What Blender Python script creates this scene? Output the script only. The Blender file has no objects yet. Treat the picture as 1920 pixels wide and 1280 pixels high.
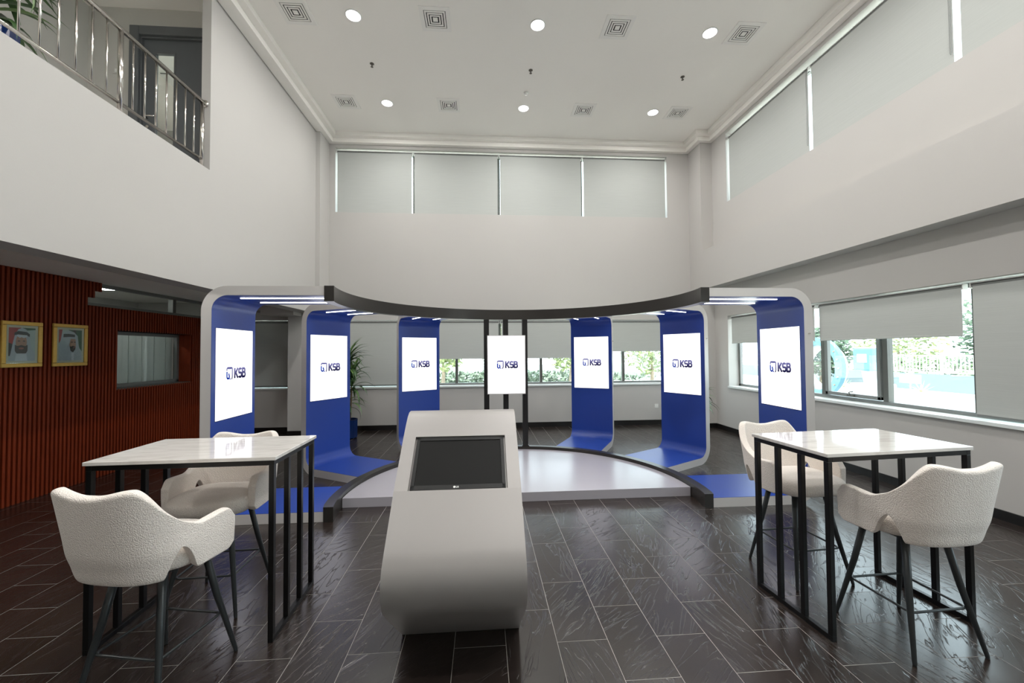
import bpy, bmesh, math, random
from mathutils import Vector, Matrix
random.seed(7)
SC = bpy.context.scene
COL = SC.collection
PI = math.pi

# ------------------------------------------------------------------ camera, world, sun, exposure
F_PX = 749.32; YAW = .0723404; PITCH = .0252488; ROLL = -.0075355; CAM_H = 1.7037
cam_d = bpy.data.cameras.new('camera'); cam = bpy.data.objects.new('camera', cam_d); COL.objects.link(cam)
cam_d.sensor_width = 36; cam_d.lens = F_PX / 1920 * 36; cam_d.clip_start = .05; cam_d.clip_end = 300
cy, sy, cp, sp = math.cos(YAW), math.sin(YAW), math.cos(PITCH), math.sin(PITCH)
fw = Vector((sy * cp, cy * cp, sp)); rt = Vector((cy, -sy, 0)); up = rt.cross(fw)
r2 = math.cos(ROLL) * rt + math.sin(ROLL) * up; u2 = -math.sin(ROLL) * rt + math.cos(ROLL) * up
cam.matrix_world = Matrix(((r2.x, u2.x, -fw.x, 0), (r2.y, u2.y, -fw.y, 0), (r2.z, u2.z, -fw.z, CAM_H), (0, 0, 0, 1)))
SC.camera = cam

vs = SC.view_settings
vs.view_transform = 'Standard'; vs.look = 'None'; vs.gamma = 1; vs.use_curve_mapping = False
SC.display_settings.display_device = 'sRGB'
vs.exposure = 0.20

W = bpy.data.worlds.new('sky'); SC.world = W; W.use_nodes = True
wn = W.node_tree; wn.nodes.clear()
wo = wn.nodes.new('ShaderNodeOutputWorld'); wb = wn.nodes.new('ShaderNodeBackground')
wb.inputs[0].default_value = (.80, .91, 1.0, 1); wb.inputs[1].default_value = 5.2
wn.links.new(wb.outputs[0], wo.inputs[0])

sun_d = bpy.data.lights.new('sun', 'SUN'); sun = bpy.data.objects.new('sun', sun_d); COL.objects.link(sun)
sun_d.energy = 11.0; sun_d.angle = .01; sun_d.color = (1, .96, .9)
sun.rotation_euler = Vector((.45, .42, -1.0)).to_track_quat('-Z', 'Y').to_euler()

CEIL_Z = 6.515
LAMP_W = 29.0
LAMPS_SEEN = [(-1.82, 5.73), (.83, 5.73), (3.46, 5.71), (-1.82, 7.745), (.825, 7.75), (3.45, 7.73)]
LAMPS_ADDED = [(-1.82, 3.7), (.83, 3.7), (3.46, 3.7), (-1.82, 1.7), (.83, 1.7), (3.46, 1.7), (-1.82, -.3), (.83, -.3), (3.46, -.3)]  # unseen rows added on the same grid to light the near room

# ------------------------------------------------------------------ materials
def srgb(r, g, b):
    f = lambda c: (c / 255 / 12.92) if c / 255 <= .04045 else ((c / 255 + .055) / 1.055) ** 2.4
    return (f(r), f(g), f(b), 1)
def mat(name, col, rough=.5, metal=0., var=.0, vscale=8., bump=0., bscale=40., spec=.5, emit=None, estr=0., stretch=None, coat=0.):
    m = bpy.data.materials.new(name); m.use_nodes = True; n = m.node_tree; b = n.nodes['Principled BSDF']
    b.inputs['Base Color'].default_value = col; b.inputs['Roughness'].default_value = rough; b.inputs['Metallic'].default_value = metal
    b.inputs['Specular IOR Level'].default_value = spec; b.inputs['Coat Weight'].default_value = coat
    if emit: b.inputs['Emission Color'].default_value = emit; b.inputs['Emission Strength'].default_value = estr
    if var or bump:
        tc = n.nodes.new('ShaderNodeNewGeometry'); mp = n.nodes.new('ShaderNodeMapping'); n.links.new(tc.outputs['Position'], mp.inputs[0])
        if stretch: mp.inputs['Scale'].default_value = stretch
    if var:
        t = n.nodes.new('ShaderNodeTexNoise'); t.inputs['Scale'].default_value = vscale; t.inputs['Detail'].default_value = 4; n.links.new(mp.outputs[0], t.inputs[0])
        mx = n.nodes.new('ShaderNodeMix'); mx.data_type = 'RGBA'
        mx.inputs[6].default_value = tuple(c * (1 - var) for c in col[:3]) + (1,); mx.inputs[7].default_value = tuple(min(1, c * (1 + var)) for c in col[:3]) + (1,)
        n.links.new(t.outputs[0], mx.inputs[0]); n.links.new(mx.outputs[2], b.inputs['Base Color'])
    if bump:
        t2 = n.nodes.new('ShaderNodeTexNoise'); t2.inputs['Scale'].default_value = bscale; t2.inputs['Detail'].default_value = 3; n.links.new(mp.outputs[0], t2.inputs[0])
        bp = n.nodes.new('ShaderNodeBump'); bp.inputs['Strength'].default_value = bump; bp.inputs['Distance'].default_value = .01
        n.links.new(t2.outputs[0], bp.inputs['Height']); n.links.new(bp.outputs[0], b.inputs['Normal'])
    return m
def emis(name, col, s):
    m = bpy.data.materials.new(name); m.use_nodes = True; n = m.node_tree; n.nodes.clear()
    o = n.nodes.new('ShaderNodeOutputMaterial'); e = n.nodes.new('ShaderNodeEmission'); e.inputs[0].default_value = col; e.inputs[1].default_value = s
    n.links.new(e.outputs[0], o.inputs[0]); return m
def glass(name, tint=(.93, .97, .96, 1), rough=0.0, refl=.10):
    m = bpy.data.materials.new(name); m.use_nodes = True; n = m.node_tree; n.nodes.clear()
    o = n.nodes.new('ShaderNodeOutputMaterial'); t = n.nodes.new('ShaderNodeBsdfTransparent'); g = n.nodes.new('ShaderNodeBsdfGlossy')
    t.inputs[0].default_value = tint; g.inputs['Roughness'].default_value = rough
    ge = n.nodes.new('ShaderNodeNewGeometry'); dt = n.nodes.new('ShaderNodeVectorMath'); dt.operation = 'DOT_PRODUCT'
    n.links.new(ge.outputs['Normal'], dt.inputs[0]); n.links.new(ge.outputs['Incoming'], dt.inputs[1])
    def mth(op, a, b=None):
        q = n.nodes.new('ShaderNodeMath'); q.operation = op; n.links.new(a, q.inputs[0])
        if b is not None: q.inputs[1].default_value = b
        return q
    ab = mth('ABSOLUTE', dt.outputs['Value']); iv = n.nodes.new('ShaderNodeMath'); iv.operation = 'SUBTRACT'; iv.inputs[0].default_value = 1; n.links.new(ab.outputs[0], iv.inputs[1])
    pw = mth('POWER', iv.outputs[0], 5); ml = mth('MULTIPLY', pw.outputs[0], .9); fr = mth('ADD', ml.outputs[0], .04)
    mx = n.nodes.new('ShaderNodeMixShader'); n.links.new(fr.outputs[0], mx.inputs[0]); n.links.new(t.outputs[0], mx.inputs[1]); n.links.new(g.outputs[0], mx.inputs[2])
    n.links.new(mx.outputs[0], o.inputs[0]); return m

M = {}
M['wall'] = mat('painted_plaster', srgb(189, 186, 182), .85, var=.015, vscale=2, bump=.05, bscale=120)
M['ceil'] = mat('painted_ceiling', srgb(250, 246, 240), .9, var=.012, vscale=1.5)
M['black_base'] = mat('black_tile_skirting', srgb(22, 21, 20), .35, bump=.1, bscale=30)
M['slat'] = mat('stained_cherry_wood', srgb(116, 44, 18), .5, spec=.2, var=.28, vscale=6, stretch=(6, 6, .5), bump=.08, bscale=60)
M['slat_back'] = mat('shaded_dark_board', srgb(16, 5, 3), .8, var=.2, spec=.1)  # near-black tone carries the shade of the slat grooves
M['silver'] = mat('silver_laminate', srgb(204, 200, 197), .36, metal=.12, var=.02, vscale=3)
M['blue'] = mat('royal_blue_laminate', srgb(36, 66, 150), .33, spec=.5, var=.03, vscale=2)
M['black_metal'] = mat('matt_black_metal', srgb(34, 33, 33), .32, metal=.35, bump=.02, bscale=90)
M['black_lam'] = mat('satin_black_laminate', srgb(52, 49, 46), .30, metal=.3, var=.05)
M['leg'] = mat('charcoal_steel', srgb(52, 56, 57), .36, metal=.3)
M['leg_black'] = mat('black_steel_tube', srgb(24, 24, 24), .3, metal=.4)
M['chrome'] = mat('polished_steel', srgb(205, 200, 194), .16, metal=1)
M['screen_blk'] = mat('dark_lcd_panel', srgb(24, 24, 23), .5, var=.04, spec=.12)
M['bezel'] = mat('black_plastic_bezel', srgb(14, 14, 14), .25)
M['alu'] = mat('grey_aluminium_frame', srgb(120, 122, 120), .4, metal=.3)
M['alu_dark'] = mat('dark_aluminium', srgb(88, 88, 84), .4, metal=.3)
M['sill'] = mat('white_stone_sill', srgb(225, 230, 228), .3)
M['glass'] = glass('window_glass')
M['lamp'] = emis('lamp_diffuser', (1, .98, .95, 1), 9)
M['led'] = emis('led_strip', (.92, .94, 1, 1), 9)
M['lamp_ring'] = mat('white_lamp_trim', srgb(235, 235, 232), .5)
M['vent'] = mat('white_vent_metal', srgb(244, 241, 236), .5)
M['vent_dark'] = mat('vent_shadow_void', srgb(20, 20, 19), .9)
M['screen'] = emis('lit_display', (.93, .93, 1, 1), 1.6)
M['grey_door'] = mat('grey_painted_door', srgb(92, 96, 99), .5, var=.03)
M['grey_frame'] = mat('grey_painted_frame', srgb(92, 95, 97), .45)
M['upper_wall'] = mat('grey_corridor_paint', srgb(196, 194, 188), .85, var=.015)
M['gold'] = mat('gilded_frame', srgb(196, 158, 74), .35, metal=.35, var=.12, vscale=30)
M['mount'] = mat('cream_mount', srgb(196, 190, 172), .8)
M['pot'] = mat('glazed_blue_pot', srgb(14, 38, 86), .18, var=.1)
M['soil'] = mat('dark_soil', srgb(50, 40, 30), .9, bump=.4)
M['leaf'] = mat('dark_green_leaf', srgb(62, 92, 50), .42, var=.25, vscale=9)
M['leaf_hi'] = mat('mid_green_leaf', srgb(98, 128, 70), .42, var=.2, vscale=9)
M['bark'] = mat('brown_cane', srgb(110, 92, 66), .8, var=.2, bump=.3)
M['grout'] = mat('grey_grout', srgb(158, 155, 150), .8)
M['plastic'] = mat('white_plastic', srgb(226, 226, 222), .4)
M['brass'] = mat('sprinkler_metal', srgb(110, 105, 98), .35, metal=.8)

def m_fabric(name, col):
    m = bpy.data.materials.new(name); m.use_nodes = True; n = m.node_tree; b = n.nodes['Principled BSDF']
    b.inputs['Roughness'].default_value = .95; b.inputs['Sheen Weight'].default_value = .25; b.inputs['Specular IOR Level'].default_value = .15
    tc = n.nodes.new('ShaderNodeTexCoord')
    v = n.nodes.new('ShaderNodeTexVoronoi'); v.inputs['Scale'].default_value = 190; n.links.new(tc.outputs['Object'], v.inputs['Vector'])
    t = n.nodes.new('ShaderNodeTexNoise'); t.inputs['Scale'].default_value = 120; t.inputs['Detail'].default_value = 4; n.links.new(tc.outputs['Object'], t.inputs['Vector'])
    ad = n.nodes.new('ShaderNodeMath'); ad.operation = 'ADD'; n.links.new(v.outputs['Distance'], ad.inputs[0]); n.links.new(t.outputs[0], ad.inputs[1])
    rp = n.nodes.new('ShaderNodeMapRange'); rp.inputs[1].default_value = .3; rp.inputs[2].default_value = 1.4; n.links.new(ad.outputs[0], rp.inputs[0])
    mx = n.nodes.new('ShaderNodeMix'); mx.data_type = 'RGBA'; mx.inputs[6].default_value = col
    mx.inputs[7].default_value = tuple(c * .88 for c in col[:3]) + (1,); n.links.new(rp.outputs[0], mx.inputs[0]); n.links.new(mx.outputs[2], b.inputs['Base Color'])
    bp = n.nodes.new('ShaderNodeBump'); bp.invert = True; bp.inputs['Strength'].default_value = .75; bp.inputs['Distance'].default_value = .0035
    n.links.new(ad.outputs[0], bp.inputs['Height']); n.links.new(bp.outputs[0], b.inputs['Normal']); return m
M['boucle'] = m_fabric('cream_boucle', srgb(250, 241, 232))

def m_blind(name, col, trans=.25):
    m = bpy.data.materials.new(name); m.use_nodes = True; n = m.node_tree; n.nodes.clear()
    o = n.nodes.new('ShaderNodeOutputMaterial'); d = n.nodes.new('ShaderNodeBsdfDiffuse'); t = n.nodes.new('ShaderNodeBsdfTranslucent')
    g = n.nodes.new('ShaderNodeNewGeometry'); mp = n.nodes.new('ShaderNodeMapping'); mp.inputs['Scale'].default_value = (1.2, 1.2, 70); n.links.new(g.outputs['Position'], mp.inputs[0])
    ns = n.nodes.new('ShaderNodeTexNoise'); ns.inputs['Scale'].default_value = 2.2; ns.inputs['Detail'].default_value = 5; n.links.new(mp.outputs[0], ns.inputs[0])
    mx = n.nodes.new('ShaderNodeMix'); mx.data_type = 'RGBA'; mx.inputs[6].default_value = tuple(c * .86 for c in col[:3]) + (1,); mx.inputs[7].default_value = col
    n.links.new(ns.outputs[0], mx.inputs[0]); n.links.new(mx.outputs[2], d.inputs[0]); n.links.new(mx.outputs[2], t.inputs[0])
    ms = n.nodes.new('ShaderNodeMixShader'); ms.inputs[0].default_value = trans
    n.links.new(d.outputs[0], ms.inputs[1]); n.links.new(t.outputs[0], ms.inputs[2]); n.links.new(ms.outputs[0], o.inputs[0]); return m
M['blind'] = m_blind('roller_blind_weave', srgb(190, 193, 189), .010)
M['vane'] = m_blind('vertical_blind_weave', srgb(236, 238, 236), .5)

def m_tile():
    m = bpy.data.materials.new('riven_black_slate_tile'); m.use_nodes = True; n = m.node_tree; b = n.nodes['Principled BSDF']
    g = n.nodes.new('ShaderNodeNewGeometry'); oi = n.nodes.new('ShaderNodeObjectInfo')
    cx = n.nodes.new('ShaderNodeCombineXYZ'); n.links.new(oi.outputs['Random'], cx.inputs[0]); n.links.new(oi.outputs['Random'], cx.inputs[1])
    sc = n.nodes.new('ShaderNodeVectorMath'); sc.operation = 'SCALE'; sc.inputs['Scale'].default_value = 37; n.links.new(cx.outputs[0], sc.inputs[0])
    ad = n.nodes.new('ShaderNodeVectorMath'); ad.operation = 'ADD'; n.links.new(g.outputs['Position'], ad.inputs[0]); n.links.new(sc.outputs[0], ad.inputs[1])
    ra_ = n.nodes.new('ShaderNodeMapRange'); ra_.inputs[3].default_value = -.25; ra_.inputs[4].default_value = 1.0; n.links.new(oi.outputs['Random'], ra_.inputs[0])
    vr = n.nodes.new('ShaderNodeVectorRotate'); vr.rotation_type = 'Z_AXIS'; n.links.new(ad.outputs[0], vr.inputs['Vector']); n.links.new(ra_.outputs[0], vr.inputs['Angle'])
    mp = n.nodes.new('ShaderNodeMapping'); mp.inputs['Scale'].default_value = (6.5, 1.0, 1); n.links.new(vr.outputs[0], mp.inputs[0])
    t = n.nodes.new('ShaderNodeTexNoise'); t.inputs['Scale'].default_value = 2.3; t.inputs['Detail'].default_value = 4.5; t.inputs['Distortion'].default_value = .9; n.links.new(mp.outputs[0], t.inputs[0])
    # riven ridges: fold the noise around its middle
    f = n.nodes.new('ShaderNodeMath'); f.operation = 'SUBTRACT'; f.inputs[1].default_value = .5; n.links.new(t.outputs[0], f.inputs[0])
    fa = n.nodes.new('ShaderNodeMath'); fa.operation = 'ABSOLUTE'; n.links.new(f.outputs[0], fa.inputs[0])
    rr = n.nodes.new('ShaderNodeMapRange'); rr.inputs[1].default_value = 0; rr.inputs[2].default_value = .022; n.links.new(fa.outputs[0], rr.inputs[0])
    t2 = n.nodes.new('ShaderNodeTexNoise'); t2.inputs['Scale'].default_value = 2.2; t2.inputs['Detail'].default_value = 1.5; n.links.new(ad.outputs[0], t2.inputs[0])
    su = n.nodes.new('ShaderNodeMath'); su.operation = 'MULTIPLY_ADD'; su.inputs[1].default_value = .22; n.links.new(rr.outputs[0], su.inputs[0]); n.links.new(t2.outputs[0], su.inputs[2])
    bp = n.nodes.new('ShaderNodeBump'); bp.inputs['Strength'].default_value = .55; bp.inputs['Distance'].default_value = .008; n.links.new(su.outputs[0], bp.inputs['Height'])
    n.links.new(bp.outputs[0], b.inputs['Normal'])
    mx = n.nodes.new('ShaderNodeMix'); mx.data_type = 'RGBA'; mx.inputs[6].default_value = srgb(30, 23, 20); mx.inputs[7].default_value = srgb(50, 41, 37)
    n.links.new(t2.outputs[0], mx.inputs[0]); n.links.new(mx.outputs[2], b.inputs['Base Color'])
    r = n.nodes.new('ShaderNodeMapRange'); r.inputs[3].default_value = .19; r.inputs[4].default_value = .28; n.links.new(t2.outputs[0], r.inputs[0]); n.links.new(r.outputs[0], b.inputs['Roughness'])
    b.inputs['Specular IOR Level'].default_value = .95
    return m
M['tile'] = m_tile()

def m_marble():
    m = bpy.data.materials.new('polished_white_marble'); m.use_nodes = True; n = m.node_tree; b = n.nodes['Principled BSDF']
    g = n.nodes.new('ShaderNodeNewGeometry'); mp = n.nodes.new('ShaderNodeMapping'); mp.inputs['Scale'].default_value = (3, 14, 3); mp.inputs['Rotation'].default_value = (0, 0, .25); n.links.new(g.outputs['Position'], mp.inputs[0])
    t = n.nodes.new('ShaderNodeTexNoise'); t.inputs['Scale'].default_value = 1.5; t.inputs['Detail'].default_value = 8; t.inputs['Distortion'].default_value = .8; n.links.new(mp.outputs[0], t.inputs[0])
    cr = n.nodes.new('ShaderNodeValToRGB'); cr.color_ramp.elements[0].position = .35; cr.color_ramp.elements[0].color = srgb(210, 205, 199); cr.color_ramp.elements[1].position = .55; cr.color_ramp.elements[1].color = srgb(226, 222, 217)
    n.links.new(t.outputs[0], cr.inputs[0]); n.links.new(cr.outputs[0], b.inputs['Base Color']); b.inputs['Roughness'].default_value = .06; b.inputs['Specular IOR Level'].default_value = .7
    return m
M['marble'] = m_marble()

# ------------------------------------------------------------------ helpers
class MB:
    def __init__(s): s.v = []; s.f = []
    def add(s, v, f):
        k = len(s.v); s.v += [tuple(p) for p in v]; s.f += [tuple(i + k for i in q) for q in f]; return s
    def box(s, x0, x1, y0, y1, z0, z1):
        v = [(x, y, z) for z in (z0, z1) for y in (y0, y1) for x in (x0, x1)]
        return s.add(v, [(0, 2, 3, 1), (4, 5, 7, 6), (0, 1, 5, 4), (2, 6, 7, 3), (0, 4, 6, 2), (1, 3, 7, 5)])
    def tube(s, pts, r, n=10, closed=False, cap=True):
        pts = [Vector(p) for p in pts]; R = r if isinstance(r, (list, tuple)) else [r] * len(pts); k = len(s.v); N = len(pts)
        a = None
        for i, p in enumerate(pts):
            if closed: d = pts[(i + 1) % N] - pts[i - 1]
            else: d = pts[min(i + 1, N - 1)] - pts[max(i - 1, 0)]
            d.normalize()
            if a is None: a = d.orthogonal().normalized()
            else: a = (a - d * a.dot(d)).normalized()
            b = d.cross(a)
            for j in range(n):
                t = 2 * PI * j / n; s.v.append(tuple(p + (a * math.cos(t) + b * math.sin(t)) * R[i]))
        for i in range(N if closed else N - 1):
            for j in range(n):
                i2 = (i + 1) % N; s.f.append((k + i * n + j, k + i * n + (j + 1) % n, k + i2 * n + (j + 1) % n, k + i2 * n + j))
        if cap and not closed:
            s.f.append(tuple(k + j for j in reversed(range(n)))); s.f.append(tuple(k + (N - 1) * n + j for j in range(n)))
        return s
    def lathe(s, prof, c=(0, 0, 0), n=24, axis='z'):
        k = len(s.v)
        for r, h in prof:
            for j in range(n):
                t = 2 * PI * j / n; x, y = r * math.cos(t), r * math.sin(t)
                p = (x, y, h) if axis == 'z' else ((h, x, y) if axis == 'x' else (x, h, y))
                s.v.append((p[0] + c[0], p[1] + c[1], p[2] + c[2]))
        for i in range(len(prof) - 1):
            for j in range(n): s.f.append((k + i * n + j, k + i * n + (j + 1) % n, k + (i + 1) * n + (j + 1) % n, k + (i + 1) * n + j))
        s.f.append(tuple(k + j for j in reversed(range(n)))); s.f.append(tuple(k + (len(prof) - 1) * n + j for j in range(n)))
        return s
    def prism(s, poly, axis, a, b):
        """poly of 2D points extruded along axis from a to b; axis x:(y,z) y:(x,z) z:(x,y)"""
        mk = {'x': lambda p, t: (t, p[0], p[1]), 'y': lambda p, t: (p[0], t, p[1]), 'z': lambda p, t: (p[0], p[1], t)}[axis]
        n = len(poly); v = [mk(p, a) for p in poly] + [mk(p, b) for p in poly]
        return s.add(v, [tuple(range(n - 1, -1, -1)), tuple(range(n, 2 * n))] + [(i, (i + 1) % n, (i + 1) % n + n, i + n) for i in range(n)])
    def band(s, o, i, axis, a, b):
        """strip between two polylines (same length), extruded"""
        n = len(o); mk = {'x': lambda p, t: (t, p[0], p[1]), 'y': lambda p, t: (p[0], t, p[1]), 'z': lambda p, t: (p[0], p[1], t)}[axis]
        v = [mk(p, a) for p in o] + [mk(p, a) for p in i] + [mk(p, b) for p in o] + [mk(p, b) for p in i]; f = []
        for k in range(n - 1):
            f += [(k, k + 1, n + k + 1, n + k), (2 * n + k, 3 * n + k, 3 * n + k + 1, 2 * n + k + 1), (k, 2 * n + k, 2 * n + k + 1, k + 1), (n + k, n + k + 1, 3 * n + k + 1, 3 * n + k)]
        f += [(0, n, 3 * n, 2 * n), (n - 1, 3 * n - 1, 4 * n - 1, 2 * n - 1)]
        return s.add(v, f)
    def build(s, name, m, parent=None, smooth=False, bevel=0, loc=None, fix=True):
        me = bpy.data.meshes.new(name); me.from_pydata(s.v, [], s.f); me.update()
        if fix:
            bm = bmesh.new(); bm.from_mesh(me); bmesh.ops.recalc_face_normals(bm, faces=bm.faces); bm.to_mesh(me); bm.free()
        if m: me.materials.append(m)
        if smooth:
            for p in me.polygons: p.use_smooth = True
        o = bpy.data.objects.new(name, me); COL.objects.link(o)
        if parent: o.parent = parent
        if loc: o.location = loc
        if bevel:
            b = o.modifiers.new('bevel', 'BEVEL'); b.width = bevel; b.segments = 2; b.limit_method = 'ANGLE'; b.angle_limit = .6
        return o
def smooth_by_angle(o, ang=.6):
    me = o.data
    bm = bmesh.new(); bm.from_mesh(me)
    for e in bm.edges: e.smooth = not (len(e.link_faces) == 2 and e.calc_face_angle(0) > ang)
    for f in bm.faces: f.smooth = True
    bm.to_mesh(me); bm.free(); return o
def thing(name, label, cat, loc=(0, 0, 0), rz=0, group=None):
    o = bpy.data.objects.new(name, None); COL.objects.link(o); o.empty_display_size = .1
    o.location = loc; o.rotation_euler = (0, 0, rz); tag(o, label, cat, group); return o
def tag(o, label, cat, group=None):
    o['label'] = label; o['category'] = cat
    if group: o['group'] = group
    return o
def struct(o): o['kind'] = 'structure'; return o
def stuff(o): o['kind'] = 'stuff'; return o
def copy_tree(o, parent=None):
    c = o.copy(); COL.objects.link(c)
    if parent is not None: c.parent = parent
    for ch in list(o.children): copy_tree(ch, c)
    return c

# ------------------------------------------------------------------ room shell
XR = 5.12      # right wall plane
XB = 4.85      # right beam face
YB = 9.0       # back wall plane
XL = -3.455    # upper left wall face
XS = -5.35     # slat wall front
YF = -3.0      # wall behind the camera
fl = struct(MB().box(-9, 5.5, YF - .2, 9.4, -.2, -.0006).build('floor', M['grout']))
X0 = .4237; TW = .3; TL = .6; gap = .0017
tiles = []
for i in range(-20, 16):
    xa = X0 + i * TW
    if xa + TW < XS - .05 or xa > XR: continue
    y = (2.962 if i % 2 == 0 else 2.662) - 10 * TL
    while y < 9.0:
        if y + TL > YF: tiles.append((xa, y))
        y += TL
def in_view(x, y):
    cxp, cyp = x + TW / 2, y + TL / 2
    d = cyp * cy + cxp * sy
    if d < 1.95: return False
    return abs((cxp * cy - cyp * sy) / d) < 1.31
vis = sorted([t for t in tiles if in_view(*t)], key=lambda t: (t[0] ** 2 + t[1] ** 2))
near = set(vis[:296])
tm = MB().box(gap, TW - gap, gap, TL - gap, -.012, 0)
proto_tile = None
far_mb = MB()
for t in tiles:
    if t in near:
        if proto_tile is None:
            proto_tile = tm.build('floor_tile', M['tile'], fl, loc=(t[0], t[1], 0))
        else:
            c = proto_tile.copy(); COL.objects.link(c); c.location = (t[0], t[1], random.uniform(0, .0003))
    else:
        far_mb.box(t[0] + gap, t[0] + TW - gap, t[1] + gap, min(t[1] + TL - gap, 8.999), -.012, 0)
stuff(far_mb.build('distant_tile', M['tile'], fl))
struct(MB().box(-9, 5.5, YF - .2, 9.4, CEIL_Z, CEIL_Z + .3).build('ceiling', M['ceil']))

# back wall with lower ribbon window and upper windows
bw = MB()
UZ0, UZ1 = 4.81, 6.25
LZ0, LZ1 = .95, 2.42
bw.box(-9, 5.5, YB, YB + .3, 0, LZ0)
bw.box(-9, 5.5, YB, YB + .3, LZ1, UZ0)
bw.box(-9, 5.5, YB, YB + .3, UZ1, CEIL_Z)
bw.box(-9, -5.2, YB, YB + .3, LZ0, LZ1); bw.box(-4.0, -3.24, YB, YB + .3, LZ0, LZ1); bw.box(4.36, 5.5, YB, YB + .3, LZ0, LZ1)
bw.box(-9, -3.24, YB, YB + .3, UZ0, UZ1); bw.box(4.33, 5.5, YB, YB + .3, UZ0, UZ1)
struct(bw.build('wall_back', M['wall']))
# right wall
RW0, RW1 = 8.02, -1.5
rw = MB()
rw.box(XR, XR + .3, YF, YB, 0, LZ0); rw.box(XR, XR + .3, YF, YB, LZ1, 3.9)
rw.box(XR, XR + .3, RW0, YB, LZ0, LZ1); rw.box(XR, XR + .3, YF, RW1, LZ0, LZ1)
rw.box(XB, XR, YF, YB, 3.05, 3.9)                     # projecting beam
rw.box(XB, XR, 8.48, YB, 0, 3.05); rw.box(XB, XR, 8.48, YB, 3.9, CEIL_Z)   # corner column
rw.box(XR, XR + .3, YF, YB, 3.9, 4.81); rw.box(XR, XR + .3, YF, YB, 6.26, CEIL_Z)
rw.box(XR, XR + .3, 7.97, YB, 4.81, 6.26); rw.box(XR, XR + .3, YF, RW1, 4.81, 6.26)
struct(rw.build('wall_right', M['wall']))
# left upper wall, balcony parapet, beam underside, column at the back
lw = MB()
lw.box(XL - .11, XL, 5.29, YB, 4.04, CEIL_Z)
lw.box(XL - .27, XL, YF, YB, 2.53, 4.04)
lw.box(-3.99, -3.365, 8.5, YB, 0, CEIL_Z)
lw.box(XL - .11, XL, YF, 5.29, 6.2, CEIL_Z) if False else None
struct(lw.build('wall_left', M['wall']))
struct(MB().box(-5.5, XL - .27, YF, YB, 2.715, 4.0).build('ceiling_lobby', M['ceil']))
struct(MB().box(-4.35, -3.725, 8.15, 8.5, 2.46, 2.715).box(-4.7, -4.35, 8.3, 9.0, 2.56, 2.715).build('trim_1', M['wall']))
struct(MB().box(-9, 5.5, YF - .3, YF, 0, CEIL_Z).build('wall_front', M['wall']))
struct(MB().box(-9.2, -9, YF - .3, 9.4, 0, CEIL_Z).build('wall_far_left', M['upper_wall']))
# upstairs corridor
struct(MB().box(-5.5, XS - .05, YF, 5.8, 4.0, CEIL_Z).build('wall_corridor', M['upper_wall']))
dw = MB(); dw.box(XS - .05, -4.70, 5.8, 5.95, 4.0, CEIL_Z).box(-3.66, XL - .11, 5.8, 5.95, 4.0, CEIL_Z).box(-4.70, -3.66, 5.8, 5.95, 6.11, CEIL_Z)
struct(dw.build('wall_landing', M['upper_wall']))
# skirting
bs = MB(); bs.box(-3.365, XB, YB - .015, YB, 0, .11); bs.box(XS, -3.99, YB - .015, YB, 0, .11)
struct(bs.build('baseboard_back', M['black_base']))
bs = MB(); bs.box(XR - .015, XR, YF, 8.48, 0, .1); bs.box(XB - .0, XR, 8.465, 8.48, 0, .1); bs.box(XB - .015, XB, 8.465, YB, 0, .1)
struct(bs.build('baseboard_right', M['black_base']))
struct(MB().box(-4.0, -3.355, 8.485, 8.5, 0, .12).box(-3.365, -3.35, 8.485, YB, 0, .12).build('baseboard_left', M['black_base']))
# cornice: two stepped bands that follow the walls and jog around the corner column
def cornice(pj, z0, z1):
    f = lambda q: [(-3.365 + q, YF), (-3.365 + q, YB - q), (XB - q, YB - q), (XB - q, 8.48 - q), (XR - q, 8.48 - q), (XR - q, YF)]
    return MB().band(f(-.08), f(pj), 'z', z0, z1)
t2 = cornice(.10, 6.33, 6.425).build('trim_2', M['ceil']); struct(t2)
t3 = cornice(.20, 6.425, CEIL_Z).build('trim_3', M['ceil']); struct(t3)

# ------------------------------------------------------------------ windows
win_no = [0]
def window_x(x0, x1, y, z0, z1, mull, name_casement=False):
    """window in the back wall (normal along Y) – frame, mullions, panes"""
    win_no[0] += 1
    w = bpy.data.objects.new('window_%d' % win_no[0], None); COL.objects.link(w); struct(w)
    f = MB(); t = .05
    f.box(x0, x1, y, y + .06, z0, z0 + t).box(x0, x1, y, y + .06, z1 - t, z1).box(x0, x0 + t, y, y + .06, z0, z1).box(x1 - t, x1, y, y + .06, z0, z1)
    f.build('window_frame', M['alu'], w)
    xs = [x0 + t] + list(mull) + [x1 - t]
    for i, mx in enumerate(mull): MB().box(mx - .03, mx + .03, y - .01, y + .07, z0 + t, z1 - t).build('mullion', M['alu_dark'], w)
    for a, b in zip(xs[:-1], xs[1:]): MB().box(a + .02, b - .02, y + .028, y + .034, z0 + t - .01, z1 - t + .01).build('pane', M['glass'], w)
    return w
def window_y(y0, y1, x, z0, z1, mull):
    win_no[0] += 1
    w = bpy.data.objects.new('window_%d' % win_no[0], None); COL.objects.link(w); struct(w)
    f = MB(); t = .05
    f.box(x, x + .06, y0, y1, z0, z0 + t).box(x, x + .06, y0, y1, z1 - t, z1).box(x, x + .06, y0, y0 + t, z0, z1).box(x, x + .06, y1 - t, y1, z0, z1)
    f.build('window_frame', M['alu'], w)
    ys = [y0 + t] + sorted(mull) + [y1 - t]
    for my in mull: MB().box(x - .01, x + .07, my - .035, my + .035, z0 + t, z1 - t).build('mullion', M['alu_dark'], w)
    for a, b in zip(ys[:-1], ys[1:]): MB().box(x + .028, x + .034, a + .02, b - .02, z0 + t - .01, z1 - t + .01).build('pane', M['glass'], w)
    return w
bx = [-3.24, -1.55, .38, 2.32, 4.33]
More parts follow.
